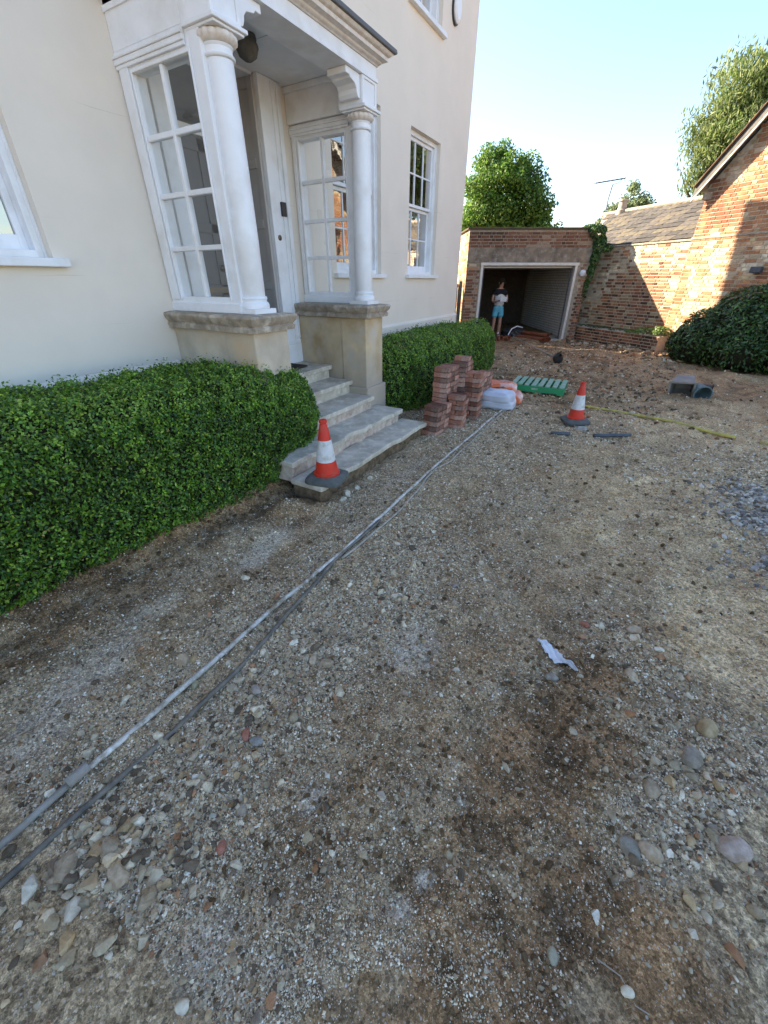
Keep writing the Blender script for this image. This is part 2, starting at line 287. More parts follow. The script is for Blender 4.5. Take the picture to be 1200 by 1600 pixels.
# ------------------------------------------------------------------ object helpers
def link(name, me, mat=None, parent=None, smooth=False):
    o = bpy.data.objects.new(name, me); COL.objects.link(o)
    if mat is not None and not me.materials: me.materials.append(MATS[mat])
    if parent is not None: o.parent = parent
    if smooth: me.polygons.foreach_set('use_smooth', [True]*len(me.polygons))
    return o
def tag(o, label=None, cat=None, group=None, kind=None):
    if label: o['label'] = label
    if cat: o['category'] = cat
    if group: o['group'] = group
    if kind: o['kind'] = kind
    return o
def empty(name, loc=(0, 0, 0), rz=0., **k):
    o = bpy.data.objects.new(name, None); COL.objects.link(o); o.location = loc; o.rotation_euler = (0, 0, rz); o.empty_display_size = .1
    return tag(o, **k)
class MB:
    def __init__(s): s.v = []; s.f = []
    def add(s, vs, fs):
        n = len(s.v); s.v += [tuple(p) for p in vs]; s.f += [tuple(i+n for i in f) for f in fs]; return s
    def box(s, x0, x1, y0, y1, z0, z1):
        return s.add([(x0, y0, z0), (x1, y0, z0), (x1, y1, z0), (x0, y1, z0), (x0, y0, z1), (x1, y0, z1), (x1, y1, z1), (x0, y1, z1)],
                     [(0, 3, 2, 1), (4, 5, 6, 7), (0, 1, 5, 4), (1, 2, 6, 5), (2, 3, 7, 6), (3, 0, 4, 7)])
    def obox(s, o, a, b, c):           # origin and three edge vectors
        o, a, b, c = map(Vector, (o, a, b, c)); P = [o, o+a, o+a+b, o+b, o+c, o+a+c, o+a+b+c, o+b+c]
        return s.add(P, [(0, 3, 2, 1), (4, 5, 6, 7), (0, 1, 5, 4), (1, 2, 6, 5), (2, 3, 7, 6), (3, 0, 4, 7)])
    def prism(s, poly, ext):           # planar polygon (3d points) extruded by a vector
        n = len(poly); e = Vector(ext); P = [Vector(p) for p in poly]; P += [p+e for p in P]
        return s.add(P, [tuple(range(n-1, -1, -1)), tuple(range(n, 2*n))]+[(i, (i+1) % n, n+(i+1) % n, n+i) for i in range(n)])
    def lathe(s, prof, seg=24, c=(0, 0, 0), mod=None, cap=True):
        n0 = len(s.v); cx, cy, cz = c
        for r, z in prof:
            for k in range(seg):
                a = 2*math.pi*k/seg; rr = r*(mod(a, z) if mod else 1); s.v.append((cx+rr*math.cos(a), cy+rr*math.sin(a), cz+z))
        for i in range(len(prof)-1):
            for k in range(seg):
                k2 = (k+1) % seg; s.f.append((n0+i*seg+k, n0+i*seg+k2, n0+(i+1)*seg+k2, n0+(i+1)*seg+k))
        if cap:
            s.f.append(tuple(n0+k for k in range(seg-1, -1, -1))); s.f.append(tuple(n0+(len(prof)-1)*seg+k for k in range(seg)))
        return s
    def tube(s, pts, r, seg=8, cap=True):
        pts = [Vector(p) for p in pts]; n0 = len(s.v); rs = r if isinstance(r, (list, tuple)) else [r]*len(pts); up = Vector((0, 0, 1))
        for i, p in enumerate(pts):
            t = (pts[min(i+1, len(pts)-1)]-pts[max(i-1, 0)]).normalized()
            a = t.cross(up) if abs(t.dot(up)) < .95 else t.cross(Vector((1, 0, 0))); a.normalize(); b = t.cross(a)
            for k in range(seg):
                q = 2*math.pi*k/seg; s.v.append(tuple(p+(a*math.cos(q)+b*math.sin(q))*rs[i]))
        for i in range(len(pts)-1):
            for k in range(seg):
                k2 = (k+1) % seg; s.f.append((n0+i*seg+k, n0+(i+1)*seg+k, n0+(i+1)*seg+k2, n0+i*seg+k2))
        if cap:
            s.f.append(tuple(n0+k for k in range(seg))); s.f.append(tuple(n0+(len(pts)-1)*seg+k for k in range(seg-1, -1, -1)))
        return s
    def mesh(s, name):
        me = bpy.data.meshes.new(name); me.from_pydata(s.v, [], s.f); me.update(); return me
    def build(s, name, mat, parent=None, bevel=0., smooth=False, autosm=False, seg=2):
        me = s.mesh(name); bm = bmesh.new(); bm.from_mesh(me); bmesh.ops.recalc_face_normals(bm, faces=bm.faces); bm.to_mesh(me); bm.free()
        o = link(name, me, mat, parent, smooth or autosm)
        if bevel: md = o.modifiers.new('bevel', 'BEVEL'); md.width = bevel; md.segments = seg; md.limit_method = 'ANGLE'; md.angle_limit = rad(40)
        if autosm:
            bm = bmesh.new(); bm.from_mesh(me)
            for e in bm.edges:
                if len(e.link_faces) == 2 and e.calc_face_angle(0) > rad(38): e.smooth = False
            bm.to_mesh(me); bm.free()
        return o
def npmesh(name, V, F, tint=None, k=4):
    """V (n,3), F (m,k) arrays; tint is per-vertex rgb"""
    me = bpy.data.meshes.new(name); V = np.asarray(V, np.float32); F = np.asarray(F, np.int32)
    me.vertices.add(len(V)); me.vertices.foreach_set('co', V.ravel()); me.loops.add(F.size); me.loops.foreach_set('vertex_index', F.ravel())
    me.polygons.add(len(F)); me.polygons.foreach_set('loop_start', np.arange(0, F.size, F.shape[1], dtype=np.int32)); me.polygons.foreach_set('use_smooth', [False]*len(F)); me.update(calc_edges=True)
    if tint is not None:
        a = me.color_attributes.new('tint', 'FLOAT_COLOR', 'POINT'); c = np.ones((len(V), 4), np.float32); c[:, :3] = tint; a.data.foreach_set('color', c.ravel())
    return me
def settint(me, c):
    a = me.color_attributes.new('tint', 'FLOAT_COLOR', 'POINT'); a.data.foreach_set('color', np.tile(np.array([*c, 1], np.float32), len(me.vertices)))

# ================================================================== GROUND
def axis(a, b, core0, core1, fine, grow=1.06):
    xs = list(np.arange(core0, core1, fine)); st = fine; x = xs[-1]
    while x < b: st = min(st*grow, 60); x += st; xs.append(x)
    st = fine; x = core0; left = []
    while x > a: st = min(st*grow, 60); x -= st; left.append(x)
    return np.array(left[::-1]+xs)
gx = axis(-400, 400, -3.0, 1.6, .019); gy = axis(-400, 500, -.5, 3.2, .019, 1.026)
GX, GY = np.meshgrid(gx, gy); H = gh(GX, GY)*(1-sstep(25, 60, np.hypot(GX, GY)))
nx, ny = len(gx), len(gy); idx = np.arange(nx*ny).reshape(ny, nx)
F = np.stack([idx[:-1, :-1], idx[:-1, 1:], idx[1:, 1:], idx[1:, :-1]], -1).reshape(-1, 4)
me = npmesh('ground', np.stack([GX, GY, H], -1).reshape(-1, 3), F)
mk = np.stack([np.clip(a, 0, 1) for a in masks(GX, GY)], -1).reshape(-1, 4).astype(np.float32)
a_ = me.color_attributes.new('mask', 'FLOAT_COLOR', 'POINT'); a_.data.foreach_set('color', mk.ravel())
tag(link('ground', me, 'site_soil', None, True), kind='structure', label='bare dug-over earth and gravel of the drive being rebuilt')

# pebbles: octahedra and small angular lumps, denser where the soil is gravelly
OCT_V = np.array([(1, 0, 0), (-1, 0, 0), (0, 1, 0), (0, -1, 0), (0, 0, 1), (0, 0, -1)], float)
OCT_F = np.array([(0, 2, 4), (2, 1, 4), (1, 3, 4), (3, 0, 4), (2, 0, 5), (1, 2, 5), (3, 1, 5), (0, 3, 5)])
def ico(sub):
    bm = bmesh.new(); bmesh.ops.create_icosphere(bm, subdivisions=sub, radius=1); V = np.array([v.co[:] for v in bm.verts]); Fq = np.array([[v.index for v in f.verts] for f in bm.faces]); bm.free(); return V, Fq
ICO_V, ICO_F = ico(1); ICO2_V, ICO2_F = ico(2); ICO3_V, ICO3_F = ico(3)
PAL = np.array([(.50, .41, .28), (.70, .60, .44), (.18, .14, .10), (.88, .79, .62), (.90, .85, .72), (.60, .45, .27), (.48, .27, .155), (.38, .31, .24)])
def hulls(nv, count):
    HV, HF = [], []
    while len(HV) < count:
        P_ = rng.normal(size=(nv, 3)); P_ /= np.linalg.norm(P_, axis=1)[:, None]
        bm = bmesh.new(); [bm.verts.new(p) for p in P_]; bmesh.ops.convex_hull(bm, input=bm.verts[:]); bmesh.ops.triangulate(bm, faces=bm.faces[:]); bm.verts.index_update()
        if len(bm.verts) == nv and len(bm.faces) == 2*nv-4: HV.append([v.co[:] for v in bm.verts]); HF.append([[v.index for v in f.verts] for f in bm.faces])
        bm.free()
    return np.array(HV), np.array(HF)
HULL = hulls(14, 24); HULLB = hulls(24, 10)
def rocks(name, P, S, baseV, baseF, mat, pcol, rough=.35, sink=.25, **tags):
    n = len(P)
    if baseV is ICO_V: hi = rng.randint(0, 24, n); V = HULL[0][hi]; baseF = HULL[1][hi]; nv = 14
    else: nv = len(baseV); V = baseV[None]*(1+rough*(rng.rand(n, nv, 1)-.5)*1.9); baseF = baseF[None]
    sc = np.stack([1+.5*rng.rand(n), .75+.4*rng.rand(n), .5+.4*rng.rand(n)], -1); V = V*sc[:, None]*S[:, None, None]
    tilt = rng.normal(0, .35, (n, 2)); a = rng.rand(n)*6.283
    cx, sx = np.cos(tilt[:, :1]), np.sin(tilt[:, :1]); y_, z_ = V[..., 1]*cx-V[..., 2]*sx, V[..., 1]*sx+V[..., 2]*cx
    cy, sy = np.cos(tilt[:, 1:]), np.sin(tilt[:, 1:]); x_, z2 = V[..., 0]*cy+z_*sy, -V[..., 0]*sy+z_*cy
    ca, sa = np.cos(a)[:, None], np.sin(a)[:, None]; X = x_*ca-y_*sa; Y = x_*sa+y_*ca
    V = np.stack([X, Y, z2], -1)+np.stack([P[:, 0], P[:, 1], gh(P[:, 0], P[:, 1])+S*(.5-sink)], -1)[:, None]
    Fk = (baseF+(np.arange(n)*nv)[:, None, None]).reshape(-1, 3)
    ci = rng.choice(len(PAL), n, p=pcol); C = PAL[ci]*(.78+.4*rng.rand(n, 1))
    me = npmesh(name, V.reshape(-1, 3), Fk, np.repeat(C, nv, 0)); return tag(link(name, me, mat), **tags)
def scatter(n, r0, r1, dens, a0=-62, a1=62):
    out = []; tot = 0
    while tot < n:
        u = rng.rand(n*2); r = r0*(r1/r0)**u; a = rad(90+YAW)+np.radians(a0+(a1-a0)*rng.rand(n*2))
        x = r*np.cos(a); y = r*np.sin(a)
        ok = (rng.rand(n*2) < dens(x, y)) & (x > -2.75) & ~((x < -1.94) & (y > 2.2) & (y < 4.45)) & ~((x < -2.45) & (y > 4.4) & (y < 9.3))
        out.append(np.stack([x, y], -1)[ok]); tot += ok.sum()
    return np.concatenate(out)[:n]
def dens(x, y):
    g, m, s, wh = masks(x, y); return np.clip(.10+.95*np.clip(g, 0, 1)**1.5, 0, 1)*(1-.6*m)*(1-.55*s)*(1-.6*sstep(5, 7.5, y))
NP = 98000
P = np.concatenate([scatter(NP, .32, 13, dens), np.stack([rng.uniform(-.6, .5, 2500), rng.uniform(-.5, .35, 2500)], -1)])
dd = np.hypot(P[:, 0], P[:, 1]); S = np.maximum(.0015, .00115*np.hypot(dd, 1.2))*(rng.pareto(2.6, len(P))*.75+1); S = np.minimum(S, .0036+.0014*dd)
rocks('pebbles', P, S, OCT_V, OCT_F, 'pebble', [.26, .20, .16, .12, .08, .10, .05, .03], kind='stuff', label='fine gravel and flint chips strewn over the soil')
def dens2(x, y):
    g, m, s, wh = masks(x, y); return np.clip((g-.35)*1.5, .006, 1)*(1-.7*m)
P = np.concatenate([scatter(6500, .35, 9, dens2),
    np.stack([rng.normal(-1.08, .10, 90), rng.normal(-.02, .10, 90)], -1), np.stack([rng.normal(-1.02, .14, 260), rng.normal(.03, .17, 260)], -1), np.stack([rng.normal(.52, .16, 420), rng.normal(1.45, .4, 420)], -1),
    np.stack([rng.normal(.68, .12, 260), rng.normal(1.0, .2, 260)], -1), np.stack([rng.normal(-.95, .14, 160), rng.normal(.75, .35, 160)], -1)])
dd = np.hypot(P[:, 0], P[:, 1]); S = (.0045+.0009*dd)*(rng.pareto(3.2, len(P))+.9); S = np.minimum(S, .024); S[6500:6590] = rng.uniform(.010, .028, 90)
rocks('rubble', P, S, ICO_V, ICO_F, 'rock', [.34, .24, .16, .05, .02, .09, .05, .05], kind='stuff', label='broken stones and hardcore lying loose on the soil', rough=.5, sink=.38).data.polygons.foreach_set('use_smooth', [i > 24*6680 and (i//24) % 2 == 0 for i in range(24*len(P))])
PS = PAL.copy(); PAL[:] = np.array([(.40, .37, .33), (.54, .50, .45), (.25, .23, .21), (.70, .66, .60)]*2)
P = np.stack([rng.normal(1.33, .2, 1500), rng.choice([3.1, 3.8, 4.3], 1500, p=[.2, .45, .35])+rng.normal(0, .14, 1500)], -1)
rocks('slate_chippings', P, rng.uniform(.011, .026, 1500), ICO_V, ICO_F, 'rock', [.125]*8, kind='stuff', label='blue grey stone chippings in patches at the right edge', rough=.6); PAL[:] = PS
def dens4(x, y):
    g, m, s, wh = masks(x, y); return np.clip(.16+.9*np.clip(g, 0, 1), 0, 1)*(1-.8*m)*(1-.35*s)
PQ = scatter(17000, .4, 8.5, dens4); dd = np.hypot(PQ[:, 0], PQ[:, 1]); SQ = (.0034+.0013*dd)*(rng.pareto(3.4, len(PQ))*.8+.8); SQ = np.minimum(SQ, .019)
rocks('hardcore', PQ, SQ, ICO_V, ICO_F, 'rock', [.36, .20, .14, .05, .02, .10, .06, .07], kind='stuff', label='small angular stones half bedded in the dusty soil', rough=.5, sink=.5)
def dens3(x, y): return np.where((y > 6.5) & (y < 14), .8, .15)*np.ones_like(x)
P = scatter(1700, 5.5, 14.5, dens3, -35, 55); S = rng.uniform(.010, .026, len(P))*(1+rng.pareto(4, len(P))*.5)
P2 = np.array([(-1.87+.76*s-.3*u*.65, 14.86-.65*s-.3*u*.76) for s, u in zip(rng.uniform(-.2, 4.2, 240), rng.uniform(.1, 2.4, 240))])
P = np.concatenate([P, P2]); S = np.concatenate([S, rng.uniform(.02, .065, 240)])
rocks('rough_rubble', P, S, ICO_V, ICO_F, 'rock', [.20, .10, .30, .03, .02, .13, .20, .02], kind='stuff', label='lumps of broken concrete and earth towards the garage', rough=.6)
# clods of damp earth
P = np.concatenate([np.stack([rng.normal(.12, .16, 300), rng.normal(1.35, .22, 300)], -1), np.stack([rng.uniform(-2.6, -2.35, 350), rng.uniform(-.2, 2.6, 350)], -1), scatter(1300, .5, 12, lambda x, y: .1+masks(x, y)[1])])
V0 = PAL.copy(); PAL[:] = np.array([(.30, .20, .11)]*4+[(.15, .10, .055)]*4); rocks('earth_clods', P, np.minimum(.005+.0022*np.hypot(P[:, 0], P[:, 1]), .022)*(.6+rng.rand(len(P))), ICO_V, ICO_F, 'rock', [.125]*8, kind='stuff', label='small clods of brown earth scattered on the soil', rough=.7, sink=.15); PAL[:] = V0

# single stones that can be picked out
def stone(x, y, s, flat, c, label, seed, name='stone'):
    r2 = np.random.RandomState(seed); hk = r2.randint(10); V = HULLB[0][hk].copy()
    if x > -.2 or 'pebble' in label or 'rounded' in label:
        V = ICO3_V.copy(); n = r2.normal(size=(7, 3)); n /= np.linalg.norm(n, axis=1)[:, None]; h = .66+.25*r2.rand(7)
        for k in range(7): V -= (np.clip(V@n[k]-h[k], 0, None)*.8)[:, None]*n[k]
        V += (fbm(V[:, 0]*1.3+seed, V[:, 1]+V[:, 2], .5, 3, 2)-.5)[:, None]*.12*V; V *= np.array([1.15, .85, flat])*s; me = npmesh(name, V, ICO3_F); me.polygons.foreach_set('use_smooth', [True]*len(ICO3_F))
    else: V *= np.array([1.15, .85, flat])*s*.9; me = npmesh(name, V, HULLB[1][hk])
    settint(me, c); o = link(name, me, 'rock'); o.location = (x, y, gz(x, y)+s*flat*.12); o.rotation_euler = (r2.uniform(-.12, .12), r2.uniform(-.12, .12), r2.rand()*6.28)
    return tag(o, label, 'stone', 'single stones lying on the site')
G1, G2, W1, T1, R1 = (.56, .44, .31), (.44, .35, .245), (.80, .71, .55), (.52, .40, .24), (.46, .20, .14)
for i, a in enumerate([
    (-1.76, 1.26, .035, .7, W1, 'white flint lump left of the pipe, nearest the cone'),
    (-1.55, .66, .045, .6, G1, 'pale grey block lying between the hedge and the pipe'),
    (-.99, .99, .036, .8, G1, 'left of two grey stones sitting side by side right of the pipe'),
    (-.915, 1.0, .042, .75, G2, 'right of two grey stones sitting side by side right of the pipe'),
    (-1.1, .72, .034, .45, (.42, .36, .31), 'flat buff brick fragment just right of the dark hose'),
    (-1.385, .60, .022, .8, (.42, .38, .24), 'yellowish pebble lodged against the pale pipe'),
    (-.99, .55, .025, .7, R1, 'rounded red stone right of the dark hose'),
    (-.93, .55, .026, .5, (.34, .33, .30), 'blue grey pebble beside the rounded red stone'),
    (-.78, .24, .022, .7, R1, 'small reddish pebble in the middle of the foreground gravel'),
    (-1.09, .05, .048, .5, G2, 'broad flat grey slab among the heap by the dark hose'),
    (-1.0, .02, .045, .6, G1, 'grey angular stone on the right of the heap by the hose'),
    (-1.16, -.06, .05, .6, G2, 'grey stone nearest the lower left corner of the yard'),
    (-1.04, -.1, .04, .5, W1, 'pale cracked stone at the near end of the heap'),
    (-.59, -.05, .02, .7, W1, 'white pebble lying alone on dark soil at the bottom left'),
    (-.44, .41, .013, .9, W1, 'tiny white chip upright in the bare mud'),
    (.06, 1.52, .028, .8, (.40, .36, .30), 'buff stone just below the white plastic scrap'),
    (.38, 1.69, .036, .6, G1, 'grey stone up and right of the white plastic scrap'),
    (.67, 1.55, .045, .75, T1, 'rounded yellow brown stone at the right edge of the gravel'),
    (.60, 1.38, .05, .5, (.36, .31, .25), 'long buff stone below the rounded yellow brown stone'),
    (.47, 1.17, .035, .6, G2, 'grey oval stone in the right hand gravel'),
    (.71, 1.10, .048, .4, (.56, .45, .38), 'large flat pinkish grey stone near the right edge'),
    (.47, .95, .034, .7, G1, 'upper pale stone of a pair at the mud edge'),
    (.41, .93, .036, .45, (.36, .33, .27), 'long buff stone lying at the edge of the mud'),
    (.24, .55, .02, .8, (.48, .44, .32), 'cream pebble embedded in the dark mud'),
    (.42, .57, .016, .9, W1, 'round cream pebble near the lower right corner'),
    (-.51, 1.05, .02, .7, (.44, .33, .24), 'orange buff stone in the mud below centre'),
    (-.30, 1.78, .026, .7, G1, 'grey stone on the dusty ground above the pale patch'),
    (-.59, 1.88, .026, .6, (.34, .30, .27), 'brownish stone beside the dusty patch'),
    (.15, 1.95, .024, .6, R1, 'dark red brick chip above the white scrap'),
    (.38, 2.02, .04, .45, G1, 'flat pale stone in the middle right gravel'),
    (.79, 2.76, .03, .6, T1, 'tan stone on the sandy patch'),
    (-1.12, 2.10, .026, .6, W1, 'pale stone just right of the thin cable'),
    (-.34, 5.62, .09, .5, (.48, .46, .43), 'whitish concrete lump between the two black hose pieces'),
    (-.72, 6.15, .05, .7, (.16, .10, .08), 'dark brick lump left of the far cone'),
]): stone(*a, 100+i)
# rough footing stones below the bottom step
for i, (x, y, s) in enumerate([(-1.93, 2.62, .055), (-1.9, 2.52, .045), (-1.93, 2.78, .04), (-1.92, 3.0, .035)]):
    tag(stone(x, y, s, .8, W1, ['broken white footing lump below the near cone', 'white footing lump nearest the camera under the bottom step', 'pale footing stone third along under the bottom step', 'smallest pale footing stone farthest along under the step'][i], 200+i), group='footing stones under the bottom step')

# ================================================================== HOUSE
WX = -3.7; HY0, HY1 = -3.2, 9.46; EAVE = 6.9
house = empty('house', (WX, HY1, 0), label='large cream rendered house with white sash windows and a columned porch', cat='house')
HO = Vector((WX, HY1, 0))
def hp(o): o.parent = house; o.location = -HO; return o       # parts are modelled in world coordinates
WINS = [(.58, 1.70, 1.78, 3.62), (5.07, 6.22, 1.72, 3.62), (7.10, 8.20, 1.72, 3.62), (7.00, 8.02, 4.84, 6.45), (5.07, 6.10, 4.84, 6.45), (.58, 1.70, 4.84, 6.45), (3.0, 4.0, 4.84, 6.45)]
DOOR = (2.92, 3.90, .74, 3.30)
def holed_wall(x, y0, y1, z0, z1, holes, depth):
    ys = sorted({y0, y1, *[h[0] for h in holes], *[h[1] for h in holes]}); zs = sorted({z0, z1, *[h[2] for h in holes], *[h[3] for h in holes]})
    m = MB(); 
    for i in range(len(ys)-1):
        for j in range(len(zs)-1):
            cy, cz = (ys[i]+ys[i+1])/2, (zs[j]+zs[j+1])/2
            if any(h[0] < cy < h[1] and h[2] < cz < h[3] for h in holes): continue
            m.add([(x, ys[i], zs[j]), (x, ys[i+1], zs[j]), (x, ys[i+1], zs[j+1]), (x, ys[i], zs[j+1])], [(0, 1, 2, 3)])
    for h in holes:
        a, b, c, d = h
        m.add([(x, a, c), (x-depth, a, c), (x-depth, a, d), (x, a, d)], [(0, 1, 2, 3)]); m.add([(x, b, c), (x, b, d), (x-depth, b, d), (x-depth, b, c)], [(0, 1, 2, 3)])
        m.add([(x, a, d), (x-depth, a, d), (x-depth, b, d), (x, b, d)], [(0, 1, 2, 3)]); m.add([(x, a, c), (x, b, c), (x-depth, b, c), (x-depth, a, c)], [(0, 1, 2, 3)])
    return m
m = holed_wall(WX, HY0, HY1, -.3, EAVE, WINS+[DOOR], .30)
m.add([(WX, HY1, -.3), (-12, HY1, -.3), (-12, HY1, EAVE), (WX, HY1, EAVE)], [(0, 1, 2, 3)]); m.add([(WX, HY0, -.3), (-12, HY0, -.3), (-12, HY0, EAVE), (WX, HY0, EAVE)], [(0, 3, 2, 1)])
m.add([(-12, HY0, -.3), (-12, HY1, -.3), (-12, HY1, EAVE), (-12, HY0, EAVE)], [(0, 3, 2, 1)])
hp(link('wall', m.mesh('wall'), 'cream_render'))
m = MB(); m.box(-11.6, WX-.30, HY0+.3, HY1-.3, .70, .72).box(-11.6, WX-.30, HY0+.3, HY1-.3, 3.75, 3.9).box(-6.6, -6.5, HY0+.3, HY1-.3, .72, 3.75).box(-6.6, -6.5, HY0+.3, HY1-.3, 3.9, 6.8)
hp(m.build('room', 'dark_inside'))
# plinth with a weathered chamfer, stopping either side of the porch
for (a, b) in ((HY0, 2.47), (4.50, HY1)):
    m = MB(); m.prism([(WX+.001, a, -.3), (WX+.035, a, -.3), (WX+.035, a, .955), (WX+.001, a, .995)], (0, b-a+(.035 if b == HY1 else 0), 0)); hp(m.build('plinth', 'cream_render', bevel=.006))
m = MB(); m.prism([(WX+.035, HY1+.001, -.3), (WX+.035, HY1+.035, -.3), (WX+.035, HY1+.035, .955), (WX+.035, HY1+.001, .995)], (-3, 0, 0)); hp(m.build('plinth', 'cream_render'))
m = MB(); m.box(-12.3, WX+.4, HY0-.4, HY1+.4, EAVE, EAVE+.16); m.box(-12.15, WX+.25, HY0-.25, HY1+.25, EAVE-.2, EAVE-.001); hp(m.build('eaves_cornice', 'white_paint', bevel=.02))
rz = EAVE+.17; rt = rz+2.4; rx0, rx1, ry0, ry1 = -12.4, WX+.5, HY0-.5, HY1+.5; mx_ = (rx0+rx1)/2
m = MB(); m.add([(rx0, ry0, rz), (rx1, ry0, rz), (rx1, ry1, rz), (rx0, ry1, rz), (mx_, ry0+4, rt), (mx_, ry1-4, rt)], [(0, 1, 4), (1, 2, 5, 4), (2, 3, 5), (3, 0, 4, 5), (0, 3, 2, 1)])
o = hp(m.build('roof', 'clay_tile'))
for i, (a, b, c, d) in enumerate(WINS):
    win = empty('window'); win.parent = house; win.location = Vector((WX, (a+b)/2, c))-HO; wo_ = Vector((WX, (a+b)/2, c))
    def wp(o): o.parent = win; o.location = -wo_; return o
    wp(MB().box(WX-.02, WX+.07, a-.07, b+.07, c-.055, c-.002).build('sill', 'white_paint', bevel=.006))
    f = MB(); xo, xi = WX-.075, WX-.20; t = .06; lo, hi = c, d
    f.box(xi, xo, a, a+t, lo, hi).box(xi, xo, b-t, b, lo, hi).box(xi, xo, a+t, b-t, hi-t, hi).box(xi, xo+.02, a+t, b-t, lo, lo+.045)
    f.box(xo, xo+.012, a, a+.02, lo, hi).box(xo, xo+.012, b-.02, b, lo, hi)
    wp(f.build('frame', 'white_paint', bevel=.004))
    mid = (lo+hi)/2+.02
    for k, (s0, s1, xs) in enumerate(((mid, hi-t, WX-.11), (lo+.045, mid, WX-.155))):
        s = MB(); st = .045; bot = .09 if k else .04; ya, yb = a+t, b-t
        s.box(xs-.035, xs, ya, ya+st, s0, s1).box(xs-.035, xs, yb-st, yb, s0, s1).box(xs-.035, xs, ya+st, yb-st, s1-st, s1).box(xs-.035, xs, ya+st, yb-st, s0, s0+bot)
        gy0, gy1, gz0, gz1 = ya+st, yb-st, s0+bot, s1-st
        for q in (1, 2): yc = gy0+(gy1-gy0)*q/3; s.box(xs-.028, xs-.004, yc-.010, yc+.010, gz0, gz1)
        zc = (gz0+gz1)/2
        for q in range(3): s.box(xs-.027, xs-.005, gy0+(gy1-gy0)*q/3+.010*(q > 0), gy0+(gy1-gy0)*(q+1)/3-.010*(q < 2), zc-.010, zc+.010)
        wp(s.build('sash', 'white_paint', bevel=.003, seg=1))
        for q in range(3):
            for r_ in range(2):
                p0, p1 = gy0+(gy1-gy0)*q/3, gy0+(gy1-gy0)*(q+1)/3; q0, q1 = gz0+(gz1-gz0)*r_/2, gz0+(gz1-gz0)*(r_+1)/2; tw, tv = random.uniform(-.0022, .0022), random.uniform(-.0016, .0016)
                pn = MB().add([(xs-.018+tw+tv, p0, q0), (xs-.018-tw+tv, p1, q0), (xs-.018-tw-tv, p1, q1), (xs-.018+tw-tv, p0, q1)], [(0, 1, 2, 3)]); wp(pn.build('pane', 'window_glass'))
# white oval bell box on the wall
bo = MB(); bo.lathe([(.001, 0), (.10, 0), (.115, .02), (.115, .05), (.09, .075), (.001, .08)], 24, cap=False); ob = bo.build('alarm_box', 'white_paint', autosm=True)
ob.rotation_euler = (0, rad(90), 0); ob.scale = (1.35, 1, 1); ob.parent = house; ob.location = Vector((WX, 8.46, 5.22))-HO
bo = MB(); bo.lathe([(.118, 0), (.128, 0), (.128, .03), (.118, .03)], 24, cap=False); ob2 = bo.build('rim', 'black_plastic'); ob2.parent = ob
# unseen rear wing, placed and sized to cast the shadow edge on the gable
rw = MB(); rw.box(-12, -6.0, HY1+.06, 12.78, -.3, 6.95); hp(rw.build('unseen_wing', 'cream_render'))
rr = MB(); rr.add([(-12.2, HY1, 6.96), (-5.85, HY1, 6.96), (-5.85, 12.88, 6.96), (-12.2, 12.88, 6.96), (-11, 11.1, 8.7), (-7.3, 11.1, 8.7)], [(0, 1, 5, 4), (1, 2, 5), (2, 3, 4, 5), (3, 0, 4), (0, 3, 2, 1)]); hp(rr.build('unseen_wing_roof', 'clay_tile'))

# ------------------------------------------------------------------ porch
PO = Vector((-3.2, 3.5, 0))
porch = empty('porch', PO, label='white timber porch with two columns and glazed sides on stone piers', cat='porch')
def pp(o, par=None): o.parent = par or porch; o.location = -PO if par is None else (0, 0, 0); return o
XF = -2.66; CX, CYL, CYR = -2.80, 2.665, 4.33
CAPT = 1.405
def pier(y0, y1, mat, lbl):
    g = MB(); g.box(WX+.002, XF-.34, y0+.018, y1-.018, -.2, CAPT-.13).box(XF-.34, XF, y0, y1, -.2, CAPT-.13)
    g.box(XF-.345, XF+.03, y0-.03, y1+.03, -.2, .52); o = pp(g.build('stone_pier', mat, bevel=.012)); o['label'] = lbl
    c = MB(); prof = [(0, 0), (.045, .0), (.05, .035), (.035, .045), (.06, .075), (.07, .105), (.062, .122), (0, .13)]
    z0 = CAPT-.13
    # moulded cap: stacked rings following the plan
    plan = lambda e: [(WX+.002, y0+.018-e), (XF-.34-e, y0+.018-e), (XF-.34-e, y0-e), (XF+e, y0-e), (XF+e, y1+e), (XF-.34-e, y1+e), (XF-.34-e, y1-.018+e), (WX+.002, y1-.018+e)]
    n = 8; V = []; Fc = []
    for e, dz in prof: V += [(x, y, z0+dz) for x, y in plan(e)]
    for i in range(len(prof)-1):
        for k in range(n): Fc.append((i*n+k, i*n+(k+1) % n, (i+1)*n+(k+1) % n, (i+1)*n+k))
    Fc.append(tuple(range((len(prof)-1)*n, len(prof)*n))); c.add(V, Fc); cc = c.build('coping', 'stone_cap', autosm=True); cc.parent = o
pier(2.475, 2.87, 'pier_stone_grey', 'greyer stone pier left of the steps'); pier(4.13, 4.50, 'pier_stone', 'yellow stained stone pier right of the steps')
